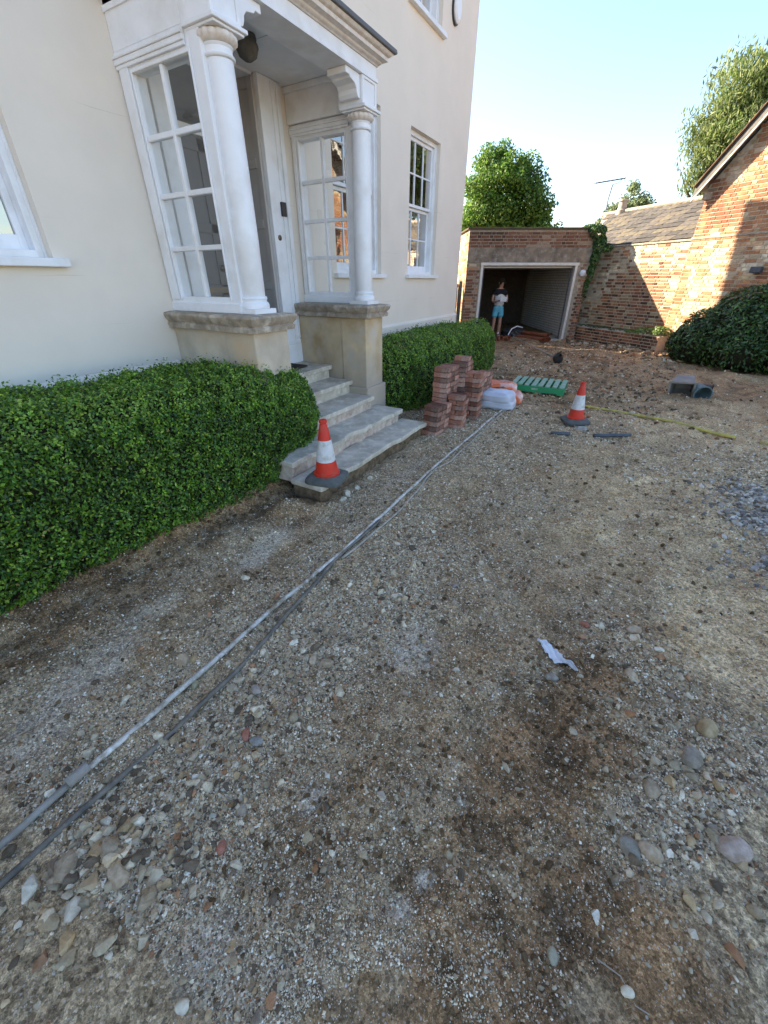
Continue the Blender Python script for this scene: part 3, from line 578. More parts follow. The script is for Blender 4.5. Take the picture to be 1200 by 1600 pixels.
def column(cy):
    base = CAPT+.001; g = MB()
    g.lathe([(.090, .125), (.093, .13), (.097, .5), (.094, .9), (.087, 1.40), (.086, 1.462)], 32, (CX, cy, base)); o = pp(g.build('column', 'white_paint', autosm=True))
    b = MB(); b.box(CX-.118, CX+.118, cy-.118, cy+.118, base, base+.035); b.lathe([(.116, .036), (.120, .055), (.112, .078), (.102, .085), (.102, .098), (.108, .108), (.102, .122), (.092, .126)], 32, (CX, cy, base)); x = b.build('base', 'white_paint', autosm=True); x.parent = o
    t = MB(); t.lathe([(.086, 1.463), (.098, 1.468), (.102, 1.476), (.098, 1.484), (.088, 1.488), (.088, 1.515), (.094, 1.521), (.096, 1.528)], 32, (CX, cy, base)); x = t.build('neck_ring', 'white_paint', autosm=True); x.parent = o
    k = MB(); md = lambda a, z: 1+.09*abs(math.sin(a*8))**.7*(1 if z > 1.535 else .4); k.lathe([(.092, 1.5285), (.104, 1.535), (.117, 1.548), (.120, 1.562), (.115, 1.575), (.104, 1.583)], 96, (CX, cy, base), md); x = k.build('capital', 'aged_paint', smooth=True); x.parent = o
    ab = MB(); z = base+1.584; ab.box(CX-.124, CX+.124, cy-.124, cy+.124, z, z+.014).box(CX-.142, CX+.142, cy-.142, cy+.142, z+.0142, z+.036); x = ab.build('abacus', 'white_paint', bevel=.004); x.parent = o
column(CYL); column(CYR)
ZA = CAPT+1.623   # underside of the entablature blocks, about 3.03
def side(y0, y1, out):        # glazed side wall; out = -1 faces the camera side, +1 the far side
    g = MB(); zb = CAPT+.001; xb, xf = WX+.002, CX-.02
    ox0, ox1, oz0, oz1 = -3.54, -2.93, 1.52, 2.90
    if out > 0: ox0, ox1 = -3.60, -3.01
    g.box(xb, ox0, y0, y1, zb, ZA-.001).box(ox1, xf, y0, y1, zb, ZA-.001).box(ox0, ox1, y0, y1, zb, oz0).box(ox0, ox1, y0, y1, oz1, ZA-.001)
    ye = y0-.012 if out < 0 else y1+.012
    for ya, yb in ((y0-.014, y0), (y1, y1+.014)):     # architrave beads and base board
        g.box(xb+.02, ox0-.035, ya, yb, zb+.09, ZA-.08).box(ox0-.015, ox0, ya, yb, oz0-.02, oz1+.02).box(ox1, ox1+.015, ya, yb, oz0-.02, oz1+.02).box(ox0, ox1, ya, yb, oz1, oz1+.02).box(xb+.0, xf, ya-.002, yb+.002, zb, zb+.07)
    for k_, (e_, za_, zb_) in enumerate(((.018, .035, .055), (.026, .0555, .085), (.034, .0855, .10), (.014, .1005, .124))): g.box(xb+.0, CX-.15, y0-e_, y0-.001, oz1+za_, oz1+zb_)
    o = pp(g.build('side_screen', 'white_paint', bevel=.003, seg=1))
    b = MB(); ym = y0+.020; xc = (ox0+ox1)/2; b.box(xc-.016, xc+.016, ym-.022, ym+.022, oz0, oz1)
    for k in (1, 2, 3):
        zc = oz0+(oz1-oz0)*k/4; b.box(ox0, xc-.016, ym-.021, ym+.021, zc-.017, zc+.017).box(xc+.016, ox1, ym-.021, ym+.021, zc-.017, zc+.017)
    x = b.build('glazing_bar', 'white_paint', bevel=.004, seg=1); x.parent = o
    for c_ in range(2):
        for k in range(4):
            a, bb = (ox0, xc) if c_ == 0 else (xc, ox1); z0, z1 = oz0+(oz1-oz0)*k/4, oz0+(oz1-oz0)*(k+1)/4
            t1 = random.uniform(-.001, .001); x = MB().add([(a, ym+t1, z0), (bb, ym-t1, z0), (bb, ym-t1, z1), (a, ym+t1, z1)], [(0, 1, 2, 3)]).build('pane', 'old_glass'); x.parent = o
side(2.545, 2.625, -1); side(4.36, 4.44, 1)
# entablature: side friezes, corner blocks with sunk panels, front beam, cornice, lead roof
ZF = 3.215; YL, YR = 2.54, 4.445; XB = -2.69
for a_, b_ in ((YL, YL+.13), (YR-.13, YR)): pp(MB().box(WX+.002, XB-.27, a_, b_, ZA, ZF+.086).build('frieze', 'white_paint', bevel=.004))
for cy, sgn in ((CYL, 1), (CYR, -1)):
    ya, yb = (YL-.004, YL+.25) if sgn > 0 else (YR-.25, YR+.004)
    g = MB(); g.box(XB-.27, XB-.006, ya+.006, yb-.006, ZA, ZF)
    for (p, q) in ((ya+.006, ya+.035), (yb-.035, yb-.006)): g.box(XB-.006, XB+.004, p, q, ZA, ZF)
    g.box(XB-.006, XB+.004, ya+.035, yb-.035, ZA, ZA+.025).box(XB-.006, XB+.004, ya+.035, yb-.035, ZF-.02, ZF); pp(g.build('corner_block', 'white_paint', bevel=.003, seg=1))
    # scrolled bracket under the beam
    yi = yb if sgn > 0 else ya; prof = [(0, 0), (.0, -.16), (.035, -.155), (.05, -.13), (.055, -.10), (.08, -.075), (.125, -.065), (.15, -.06), (.16, -.045), (.215, -.045), (.215, 0)]
    g = MB(); g.prism([(XB-.22, yi+sgn*u, ZF-.001+v) for u, v in prof], (.20, 0, 0)); pp(g.build('bracket', 'white_paint', bevel=.003, seg=1))
    for q in range(4): pass
g = MB(); g.box(XB-.26, XB-.002, YL+.26, YR-.26, ZF+.002, ZF+.06); g.box(WX+.002, XB-.275, YL+.131, YL+.16, ZF+.04, ZF+.085).box(WX+.002, XB-.275, YR-.16, YR-.131, ZF+.04, ZF+.085); pp(g.build('beam', 'white_paint', bevel=.004))
g = MB(); yy = np.linspace(YL+.13, YR-.13, 3)
for i in range(2): g.box(WX+.002, XB-.262, yy[i]+.003*(i > 0), yy[i+1]-.003*(i < 1), ZF+.087, ZF+.11)
pp(g.build('ceiling', 'white_paint'))
g = MB(); g.box(XB-.26, XB-.003, YL+.26, YR-.26, ZF+.061, ZF+.11); pp(g.build('beam_core', 'white_paint'))
def moulding(name, prof, mat, **k):
    V = []; Fc = []; n = 4
    for e, z in prof: V += [(WX+.003, YL-e, z), (XB+e, YL-e, z), (XB+e, YR+e, z), (WX+.003, YR+e, z)]
    for i in range(len(prof)-1):
        for j in range(3): Fc.append((i*4+j, i*4+j+1, (i+1)*4+j+1, (i+1)*4+j))
    Fc.append(tuple(range((len(prof)-1)*4, len(prof)*4))); m_ = MB().add(V, Fc); return pp(m_.build(name, mat, autosm=True))
moulding('architrave', [(-.02, ZF+.001), (.012, ZF+.001), (.012, ZF+.03), (.0, ZF+.034), (.0, ZF+.105), (-.02, ZF+.106)], 'white_paint')
moulding('cornice', [(-.02, ZF+.107), (.012, ZF+.107), (.02, ZF+.118), (.03, ZF+.122), (.04, ZF+.137), (.075, ZF+.145), (.08, ZF+.147), (.08, ZF+.172), (.09, ZF+.176), (.112, ZF+.19), (.118, ZF+.2), (-.02, ZF+.2)], 'aged_paint')
ld = moulding('lead_roof', [(.0, ZF+.202), (.138, ZF+.202), (.142, ZF+.21), (.138, ZF+.232), (.11, ZF+.245), (-.45, ZF+.32)], 'lead')
# floor threshold, casings, door
g = MB()
for (a, b) in ((2.74, DOOR[0]), (DOOR[1], 4.20)):
    g.box(WX+.002, WX+.05, a, b, .74, 3.30)
    inner = b if a < 3 else a; sg = -1 if a < 3 else 1
    if a < 3: continue
    g.box(WX+.05, WX+.062, min(inner+sg*.16, inner+sg*.19), max(inner+sg*.16, inner+sg*.19), 1.02, 3.28)
    g.box(WX+.05, WX+.070, min(inner+sg*.225, inner+sg*.24), max(inner+sg*.225, inner+sg*.24), 1.02, 3.28)
    g.box(WX+.05, WX+.064, a-.0, b, .74, .96).box(WX+.05, WX+.058, a, b, .96, 1.0)
pp(g.build('door_casing', 'white_paint', bevel=.004))
g = MB(); xb, xf = WX-.34, WX+.001
for (a, b) in ((DOOR[0]-.002, DOOR[0]+.02), (DOOR[1]-.02, DOOR[1]+.002)):
    s_ = 1 if a < 3.4 else -1; face = b if s_ > 0 else a
    g.box(xb, xf, a, b, .74, 3.30)
    ys_ = (face, face+.012) if s_ > 0 else (face-.012, face)
    g.box(xb, xb+.05, *ys_, .74, 3.28).box(xf-.06, xf, *ys_, .74, 3.28)
    for z0_, z1_ in ((.74, .95), (1.55, 1.63), (2.12, 2.2), (2.62, 2.7), (3.2, 3.28)): g.box(xb+.05, xf-.06, *ys_, z0_, z1_)
pp(g.build('door_reveal', 'taupe_paint', bevel=.003, seg=1))
pp(MB().box(WX-.34, WX+.001, DOOR[0], DOOR[1], 3.28, 3.30).build('door_head', 'white_paint'))
g = MB(); xd = WX-.30; a, b = DOOR[0]+.02, DOOR[1]-.02; g.box(xd-.05, xd, a, b, .76, 2.80); 
for z0_, z1_ in ((.78, .98), (1.50, 1.60), (2.05, 2.13), (2.68, 2.78)): g.box(xd, xd+.014, a+.09, b-.09, z0_, z1_)
for y0_, y1_ in ((a, a+.09), (b-.09, b), ((a+b)/2-.045, (a+b)/2+.045)): g.box(xd, xd+.014, y0_, y1_, .78, 2.78)
d = pp(g.build('front_door', 'door_grey', bevel=.004)); k_ = MB(); k_.lathe([(.001, 0), (.028, .004), (.034, .02), (.028, .035), (.015, .04), (.013, .06)], 20); kk = k_.build('knob', 'brass', smooth=True); kk.rotation_euler = (0, rad(90), 0); kk.parent = d; kk.location = (xd+.012, (a+b)/2, 1.75)
sl = MB().box(xd+.015, xd+.022, a+.2, b-.2, 1.52, 1.58).build('letter_plate', 'brass', bevel=.003); sl.parent = d
pp(MB().box(xd-.05, xd+.02, a, b, 2.80, 2.86).build('transom', 'white_paint', bevel=.004)); pp(MB().add([(xd-.02, a, 2.86), (xd-.02, b, 2.86), (xd-.02, b, 3.28), (xd-.02, a, 3.28)], [(0, 1, 2, 3)]).build('fanlight', 'window_glass'))
e = MB().box(WX+.051, WX+.075, 4.035, 4.105, 2.235, 2.36).build('entry_phone', 'black_plastic', bevel=.004); pp(e)
k_ = MB(); k_.lathe([(.001, 0), (.026, 0), (.026, .006), (.012, .012), (.010, .016), (.001, .017)], 20, cap=False); kk = pp(k_.build('bell_push', 'brass', autosm=True)); kk.rotation_euler = (0, rad(90), 0); kk.location = Vector((WX+.051, 3.975, 2.04))-PO
lm = MB(); lm.lathe([(.075, 0), (.08, -.02), (.075, -.045), (.085, -.05), (.09, -.07), (.07, -.12), (.03, -.145), (.001, -.15)], 24, cap=False); ob = lm.build('lantern', 'old_timber', smooth=True); ob.location = (-3.25, 3.40, ZF+.086); tag(ob, 'dull bronze flush lantern fixed under the porch ceiling', 'lamp')
dm = MB().box(-3.66, -3.32, 3.15, 3.86, .748, .765).build('doormat', 'mat_fibre', bevel=.004); tag(dm, 'dark doormat lying on the top step before the door', 'doormat')

# ------------------------------------------------------------------ steps
SO = Vector((-2.6, 3.3, 0)); steps = empty('stone_steps', SO, label='worn pale stone steps climbing to the porch door', cat='steps')
def step(k, xf, xb, y0, y1, rough_edge, rmat, lbl=None):
    zt = .148*k; th = .05; N_ = 40; ys = np.linspace(y0, y1, N_)
    ed = [xf+.012+(-abs(vnoise(np.array(y*3.1+k*7), np.array(2.2*k), 4)-.35)*.10*rough_edge+(random.random()-.5)*.006*rough_edge) for y in ys]
    poly = [(xb, y0, zt-th)]+[(float(e_), float(y), zt-th) for e_, y in zip(ed, ys)]+[(xb, y1, zt-th)]
    g = MB(); g.prism(poly, (0, 0, th)); o = g.build('tread', 'step_stone', bevel=.009); o.parent = steps; o.location = -SO
    if lbl: o['label'] = lbl
    poly = [(xb, y0+.03, zt-.20)]+[(float(e_)-.035-.02*rough_edge*random.random(), float(y), zt-.20) for e_, y in zip(ed, np.linspace(y0+.03, y1-.03, N_))]+[(xb, y1-.03, zt-.20)]
    r = MB(); r.prism(poly, (0, 0, .20-th-.001)); o = r.build('riser', rmat); o.parent = steps; o.location = -SO
step(1, -1.96, -2.30, 2.31, 4.36, 1.3, 'soil_bank', 'lowest tread with a broken wavy front edge'); step(2, -2.245, -2.62, 2.32, 4.27, .9, 'step_rubble', 'second tread, cracked along its nosing')
step(3, -2.555, -2.93, 2.78, 4.12, .15, 'step_rubble'); step(4, -2.87, -3.22, 2.88, 4.125, 0, 'step_stone'); step(5, -3.17, WX+.002, 2.88, 4.125, 0, 'step_stone')

# ================================================================== HEDGES
BG = np.array([(.065, .155, .014), (.11, .22, .018), (.028, .08, .012), (.18, .30, .028), (.034, .095, .02), (.30, .40, .05)])
def leaves_mesh(name, C, Nn, size, cols, fold=.25, asp=.55, upb=0.):
    """folded leaves: 4 verts/2 tris each side of a midrib; C centres, Nn leaf normals"""
    n = len(C); Nn = Nn/np.linalg.norm(Nn, axis=1)[:, None]; r = rng.normal(size=(n, 3)); r[:, 2] += upb; T = np.cross(Nn, r); T = np.cross(T, Nn); T /= np.linalg.norm(T, axis=1)[:, None]+1e-9; B = np.cross(Nn, T)
    s = size[:, None]; p0 = C-T*s*.5; p1 = C+T*s*.5; a = C+B*s*asp*.5+Nn*s*fold*asp+T*s*.05; b = C-B*s*asp*.5+Nn*s*fold*asp+T*s*.05
    V = np.stack([p0, a, p1, b], 1).reshape(-1, 3); k = np.arange(n)[:, None]*4; Fk = np.concatenate([k+np.array([[0, 2, 1]]), k+np.array([[0, 3, 2]])], 0)
    return npmesh(name, V, Fk, np.repeat(cols, 4, 0))
def superell(P, p=4): return (np.abs(P)**p).sum(-1)**(1./p)
def hedge(name, x0, x1, y0, y1, ztop, n, label, bulge=.05, zb=.02, leafs=.020, p=4.5, taper=None):
    c = np.array([(x0+x1)/2, (y0+y1)/2, zb]); half = np.array([(x1-x0)/2, (y1-y0)/2, ztop-zb]); o = empty(name, (float(c[0]), float(c[1]), 0), label=label, cat='hedge', group='clipped box hedges by the house')
    def radius(d):                     # direction -> point on the clipped surface
        d = d/np.linalg.norm(d, axis=-1)[..., None]; k = 1/superell(d/half, p)
        return d*k[..., None]
    # area-even sampling over the box sides, then projected
    A = np.array([half[1]*half[2]*2, half[1]*half[2]*2*.25, half[0]*half[2]*5, half[0]*half[2]*6, half[0]*half[1]*4]); fc = rng.choice(5, n, p=A/A.sum()); u = rng.uniform(-1, 1, n); v = rng.uniform(-1, 1, n); q = rng.uniform(0, 1, n)
    D = np.zeros((n, 3)); 
    for f_, (ax, sg) in enumerate(((0, 1), (0, -1), (1, -1), (1, 1), (2, 1))):
        mm = fc == f_
        if ax == 0: D[mm] = np.stack([np.full(mm.sum(), sg)*half[0], u[mm]*half[1], q[mm]*half[2]], -1)
        elif ax == 1: D[mm] = np.stack([u[mm]*half[0], np.full(mm.sum(), sg)*half[1], q[mm]*half[2]], -1)
        else: D[mm] = np.stack([u[mm]*half[0], v[mm]*half[1], np.full(mm.sum(), half[2])], -1)
    k = superell(D/half, p); S_ = D/k[:, None]
    g = np.sign(S_)*np.abs(S_/half)**(p-1)/half; g /= np.linalg.norm(g, axis=1)[:, None]
    W = S_+c; lump = (fbm(W[:, 0]*1.0+W[:, 2]*.8, W[:, 1]-W[:, 2]*.5, .22, 3, 61)-.5); wide = np.sin(np.clip(S_[:, 2]/half[2], 0, 1)*math.pi)*bulge
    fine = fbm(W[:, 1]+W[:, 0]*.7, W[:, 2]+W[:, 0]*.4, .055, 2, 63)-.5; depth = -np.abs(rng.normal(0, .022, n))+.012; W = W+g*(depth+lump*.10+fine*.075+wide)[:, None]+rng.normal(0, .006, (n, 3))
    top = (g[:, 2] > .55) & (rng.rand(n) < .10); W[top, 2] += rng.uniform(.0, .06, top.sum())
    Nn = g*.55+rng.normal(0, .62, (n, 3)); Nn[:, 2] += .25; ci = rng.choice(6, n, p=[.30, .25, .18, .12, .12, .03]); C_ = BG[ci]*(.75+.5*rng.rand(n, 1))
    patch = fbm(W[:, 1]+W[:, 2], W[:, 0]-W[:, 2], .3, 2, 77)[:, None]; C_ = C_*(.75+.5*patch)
    C_ = C_*(1+1.1*np.clip(fine, -.35, .5))[:, None]; lit_tips = (g[:, 2] > .35)[:, None] & (rng.rand(n, 1) < .34); C_ = np.where(lit_tips, np.array([(.20, .33, .045)])*(.7+.6*rng.rand(n, 1)), C_)  # colour carries shade in the gaps, and highlights on the bright green top tips
    dead = (rng.rand(n) < .002)[:, None] | ((fbm(W[:, 1]*1.3+W[:, 0], W[:, 2]*1.3, .10, 2, 88) > .885) & (rng.rand(n) < .6))[:, None]; C_ = np.where(dead, np.array([(.42, .33, .12)]), C_)
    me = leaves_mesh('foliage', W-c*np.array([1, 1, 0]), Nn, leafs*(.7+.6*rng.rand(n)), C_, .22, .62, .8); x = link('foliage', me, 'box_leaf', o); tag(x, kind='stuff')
    # woody core just under the leaves
    b = MB(); seg, rings = 40, 14
    for i in range(rings+1):
        ph = math.pi/2*i/rings
        for j in range(seg):
            th = 2*math.pi*j/seg; d = np.array([math.cos(th)*math.cos(ph), math.sin(th)*math.cos(ph), math.sin(ph)])*half; kk = 1/superell(d/half, p); P3 = d*kk*np.array([1-.05/half[0], 1-.05/half[1], 1-.05/half[2]]); P3[:2] *= 1+bulge*math.sin(min(1, P3[2]/half[2])*math.pi)/half[:2]*.9
            b.v.append(tuple(P3+np.array([0, 0, zb])))
    for i in range(rings):
        for j in range(seg): b.f.append((i*seg+j, i*seg+(j+1) % seg, (i+1)*seg+(j+1) % seg, (i+1)*seg+j))
    link('twigs', b.mesh('twigs'), 'twig', o, True); return o
hedge('box_hedge', -3.58, -2.60, -1.6, 3.03, 1.02, 190000, 'long clipped box hedge left of the steps', bulge=.13, leafs=.0225, p=5.2).rotation_euler = (0, 0, rad(-3.2))
hedge('box_hedge', -3.62, -2.46, 4.62, 9.05, .90, 62000, 'clipped box hedge right of the steps behind the brick stacks', leafs=.028)
hedge('box_bush', -3.6, -2.9, 9.25, 10.2, .86, 9000, 'small rounded box bush at the far corner of the house', leafs=.03, p=2.6)

# ================================================================== BRICKWORK
BV = {}
def brick_variants(key, tints, L_, H_, D_):
    out = []
    for t in tints:
        r = lambda s: random.uniform(-s, s)
        m_ = MB(); m_.box(0, L_, 0, D_, 0, H_); m_.v = [(x+r(.003), y+r(.0008), z+r(.003)) for x, y, z in m_.v]; me = m_.mesh('brick')
        bm = bmesh.new(); bm.from_mesh(me); bmesh.ops.bevel(bm, geom=[e for e in bm.edges if all(v.co.y < D_*.5 for v in e.verts)], offset=.003, segments=1, affect='EDGES'); bm.to_mesh(me); bm.free(); me.polygons.foreach_set('use_smooth', [False]*len(me.polygons))
        settint(me, t); me.materials.append(MATS['brick']); out.append(me)
    BV[key] = out
RED = sorted([(.30, .125, .075), (.34, .14, .08), (.38, .165, .09), (.41, .185, .095), (.44, .21, .11), (.47, .24, .13), (.50, .28, .16), (.54, .36, .23), (.62, .48, .34)], key=sum)
DARKR = [(.11, .065, .045), (.17, .085, .055), (.21, .10, .065), (.25, .125, .08), (.29, .16, .105), (.36, .27, .20)]
YEL = sorted([(.48, .38, .22), (.52, .42, .28), (.40, .28, .17), (.56, .48, .34), (.38, .22, .13), (.33, .25, .17), (.64, .56, .43), (.70, .62, .48)], key=sum)
for nm, tt in (('red', RED), ('dark', DARKR), ('yel', YEL)):
    brick_variants(nm+'S', tt, .208, .058, .05); brick_variants(nm+'H', tt, .0965, .058, .05)
def pickt(lst, u, z):
    n = float(fbm(np.array([u+3.1]), np.array([z*1.3]), .9, 3, 55)[0]); q = (n-.5)*1.9+.42+random.uniform(-.26, .26)
    return lst[max(0, min(len(lst)-1, int(q*len(lst))))]
def brickwall(parent, po, O, U, Nin, length, z0, z1, keyf, inside=None, maxn=300, mortar='mortar', bond='flemish', cam_ok=True):
    """O left foot (xy), U unit along, Nin unit into the wall. Brick faces 6 mm proud of the mortar. po = parent's origin."""
    O, U, Nin = Vector((*O, 0)), Vector((*U, 0)), Vector((*Nin, 0)); ang = math.atan2(U.y, U.x); L1 = []; row = 0; z = z0
    while z+.065 < z1+.001:
        u = 0 if row % 2 == 0 else -.0565; k = row
        while u < length-.03:
            st = (k % 2 == 0) if bond == 'flemish' else (row % 2 == 0); bl = .215 if st else .1025; u0, u1 = max(u, 0), min(u+bl, length)
            if u1-u0 > .04 and (inside is None or inside((u0+u1)/2, z+.03)): L1.append((u0, u1-u0, z, st and abs(u1-u0-.215) < .003, (not st) and abs(u1-u0-.1025) < .003))
            u += bl+.010; k += 1
        z += .075; row += 1
    cs = [(i, (O+U*(b[0]+b[1]/2)).length) for i, b in enumerate(L1)]; order = sorted([c for c in cs if L1[c[0]][3] or L1[c[0]][4]], key=lambda c: c[1])[:maxn]; single = {c[0] for c in order}
    flip = U.cross(Nin).z < 0; V = []; Fk = []; T = []
    for i, (u, l, z_, s, h) in enumerate(L1):
        key = keyf(u, z_); push = random.uniform(-.0035, -.0005)
        if i in single and not flip:
            me = pickt(BV[key+('S' if s else 'H')], u, z_); o = bpy.data.objects.new('brick', me); COL.objects.link(o); o.parent = parent
            P_ = O+U*u-Nin*(.006+push); o.location = (P_.x-po[0], P_.y-po[1], z_-po[2]); o.rotation_euler = (0, 0, ang)
        else:
            n = len(V); P_ = O+U*u-Nin*(.006+push)
            for a_, b_, c_ in ((0, 0, 0), (l-.007, 0, 0), (l-.007, .04, 0), (0, .04, 0), (0, 0, .058), (l-.007, 0, .058), (l-.007, .04, .058), (0, .04, .058)):
                q = P_+U*a_+Nin*b_; V.append((q.x-po[0]+random.uniform(-.002, .002), q.y-po[1], z_+c_-po[2]+random.uniform(-.002, .002)))
            Fk += [(n, n+3, n+2, n+1), (n+4, n+5, n+6, n+7), (n, n+1, n+5, n+4), (n+1, n+2, n+6, n+5), (n+2, n+3, n+7, n+6), (n+3, n, n+4, n+7)]
            t = {'red': RED, 'dark': DARKR, 'yel': YEL}[key]; T += [pickt(t, u, z_)]*8
    if V: o = link('far_brickwork', npmesh('far_brickwork', V, Fk, np.array(T)), 'brick', parent); o['kind'] = 'stuff'

# ------------------------------------------------------------------ garage
Fh = Vector((-math.sin(rad(YAW)), math.cos(rad(YAW)), 0)); Rh = Vector((math.cos(rad(YAW)), math.sin(rad(YAW)), 0))
GO = Vector((-4.74, 12.76, 0)); gar = empty('garage', GO, math.atan2(Rh.y, Rh.x), label='flat roofed brick garage, door open, with a white painted inside', cat='garage')
GL, GD, GH = 3.50, 5.2, 2.83; O0, O1, OZ = .40, 3.16, 2.06
T_ = .11
g = MB(); g.box(0, O0-.0, .006, T_, -.2, OZ).box(O1, GL, .006, T_, -.2, OZ).box(0, GL, .006, T_, OZ+.36, GH)
g.box(.006, T_, T_, GD, -.2, GH).box(GL-T_, GL, T_, GD, -.2, GH).box(.006, GL, GD, GD+.1, -.2, GH); g.build('wall', 'mortar_grey', gar)
MB().box(-.004, GL+.004, -.008, T_, OZ+.001, OZ+.359).build('lintel', 'concrete_lintel', gar, bevel=.006)
g = MB(); g.box(GL-T_-.02, GL-T_-.001, T_+.001, GD-.001, .0, 2.30); g.build('inner_wall', 'mortar', gar)
g = MB(); g.box(T_+.001, T_+.02, T_+.001, GD-.001, .0, 2.30).box(T_+.021, GL-T_-.021, GD-.02, GD-.001, .0, 2.30); g.build('inner_wall', 'shaded_inner_brick', gar)  # left and back walls coloured dark, as they lie in the garage's shade
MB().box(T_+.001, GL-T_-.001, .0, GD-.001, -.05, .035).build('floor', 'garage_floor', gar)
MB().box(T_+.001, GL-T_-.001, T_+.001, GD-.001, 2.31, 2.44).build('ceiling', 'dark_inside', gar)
MB().box(-.05, GL+.05, -.05, GD+.15, GH+.001, GH+.05).build('roof', 'mossy_edge', gar, bevel=.01)
for a, b in ((O0, O0+.07), (O1-.07, O1)): MB().box(a, b, -.03, .10, .0, OZ-.075).build('door_jamb', 'frame_white', gar, bevel=.005)
MB().box(O0-.01, O1+.03, -.035, .10, OZ-.075, OZ-.001).build('door_head', 'frame_white', gar, bevel=.005)
g = MB(); g.box(O0+.08, O1-.08, .12, 2.2, 1.93, 1.97); g.build('up_and_over_door', 'frame_white', gar, bevel=.004)
for u in (O0+.10, O1-.12): MB().box(u, u+.03, .11, .14, .04, 1.92).build('door_track', 'aerial_metal', gar)
brick_variants('whiteS', [(.50, .51, .53), (.42, .43, .45), (.46, .47, .49)], .215, .065, .05); brick_variants('whiteH', [(.46, .47, .49)], .1025, .065, .05)
c0 = Vector((O1, 0, 0))
GOt = (GO.x, GO.y, 0)
class Loc:  # bricks are laid in the garage's own frame: unrotated coordinates
    pass
def gbricks(O, U, N, ln, z0, z1, keyf, inside=None, maxn=300):
    brickwall(gar, (0, 0, 0), O, U, N, ln, z0, z1, keyf, inside, maxn, 'mortar_grey')
# (the empty is rotated, so local coordinates are used and the parent's origin is 0)
gbricks((0, 0), (1, 0), (0, 1), GL, -.06, GH-.004, lambda u, z: 'dark' if z > 2.4 or random.random() < .8 else 'red', lambda u, z: (z > OZ+.355 or (z < OZ-.03 and (u < O0-.03 or u > O1+.05))), 300)
gbricks((0, GD), (0, -1), (1, 0), GD, -.06, GH-.004, lambda u, z: 'yel' if random.random() < .6 else 'red', None, 0)
# painted relief bricks on the inner right wall
V = []; Fk = []; xw = GL-T_-.02
for r_ in range(30):
    z = .04+r_*.075; y = .13+(r_ % 2)*.11
    while y < GD-.3:
        d_ = random.uniform(.003, .016); n = len(V); V += [(xw, y, z), (xw, y+.203, z), (xw, y+.203, z+.057), (xw, y, z+.057), (xw-d_, y+.004, z+.004), (xw-d_, y+.2, z+.004), (xw-d_, y+.2, z+.056), (xw-d_, y+.004, z+.056)]
        Fk += [(n+4, n+5, n+6, n+7), (n, n+1, n+5, n+4), (n+1, n+2, n+6, n+5), (n+2, n+3, n+7, n+6), (n+3, n, n+4, n+7)]; y += .222
MBw = MB(); MBw.v = V; MBw.f = Fk; o = MBw.build('painted_bricks', 'garage_white', gar); o['kind'] = 'stuff'
lm = MB(); lm.lathe([(.001, 0), (.085, 0), (.09, .015), (.085, .05), (.06, .075), (.001, .085)], 24, cap=False); o = lm.build('bulkhead_lamp', 'plastic_white', autosm=True)
o.rotation_euler = (rad(90), 0, math.atan2(Rh.y, Rh.x)); o.location = GO+Rh*3.33-Fh*.012+Vector((0, 0, 1.80)); tag(o, 'round white bulkhead lamp on the brick pier beside the garage door', 'lamp')

# ------------------------------------------------------------------ garden wall, low wall, gable building, slate outhouse
Wd = Vector((.76, -.65, 0)).normalized(); Wn = Vector((.65, .76, 0)).normalized(); W0 = Vector((-1.87, 14.86, 0)); W1v = W0+Wn*.35
def wpt(s, b, z=0): p = W0+Wd*s+Wn*b; return Vector((p.x, p.y, z))
gw = empty('garden_wall', wpt(.1, .35), label='old weathered yellow and red brick garden wall beside the garage', cat='wall')
po = gw.location
g = MB(); g.obox(wpt(-.45, .356, -.2)-po, Wd*3.28, Wn*.2, (0, 0, 2.62)); g.build('mortar_bed', 'mortar', gw)
g = MB(); g.obox(wpt(-.45, .32, 2.421)-po, Wd*3.28, Wn*.28, (0, 0, .04)); g.build('coping', 'stone_cap', gw, bevel=.008)
p0 = wpt(-.45, .35); brickwall(gw, po, (p0.x, p0.y), Wd.xy, Wn.xy, 3.28, .02, 2.42, lambda u, z: ('dark' if random.random() < .3 else 'yel') if random.random() < .85-.25*(u/3.3) else 'red', None, 300)
lw = empty('low_wall', wpt(.4, 0), label='knee high red brick retaining wall in front of the garden wall', cat='wall'); po = lw.location
g = MB(); g.obox(wpt(-.1, .006, -.2)-po, Wd*3.15, Wn*.33, (0, 0, .60)); g.build('mortar_bed', 'mortar', lw)
p0 = wpt(-.1, 0); brickwall(lw, po, (p0.x, p0.y), Wd.xy, Wn.xy, 3.15, -.05, .40, lambda u, z: 'dark' if random.random() < .5 else 'red', None, 300)
# gable ended outbuilding
S0 = 2.86; gb = empty('gable_outbuilding', wpt(S0, .3), label='red brick gabled outbuilding with a tiled roof behind the laurel bush', cat='building'); po = gb.location
SP = 5.0; EZ = 3.42; PK = EZ+SP/2*1.12
gab = [(0, -.2), (SP, -.2), (SP, EZ), (SP/2, PK), (0, EZ)]
g = MB(); g.prism([wpt(S0+u, .306, z)-po for u, z in gab], Wn*6); g.build('mortar_bed', 'mortar', gb)
def ing(u, z): return z < EZ+min(u, SP-u)*1.12-.06
p0 = wpt(S0, .30); brickwall(gb, po, (p0.x, p0.y), Wd.xy, Wn.xy, SP, .0, PK, lambda u, z: 'red' if random.random() < .9 else 'yel', ing, 300)
g = MB(); g.obox(wpt(S0-.02, .285, 2.44)-po, Wd*(SP+.04), Wn*.03, (0, 0, .045)); g.build('string_course', 'stone_cap', gb, bevel=.006)
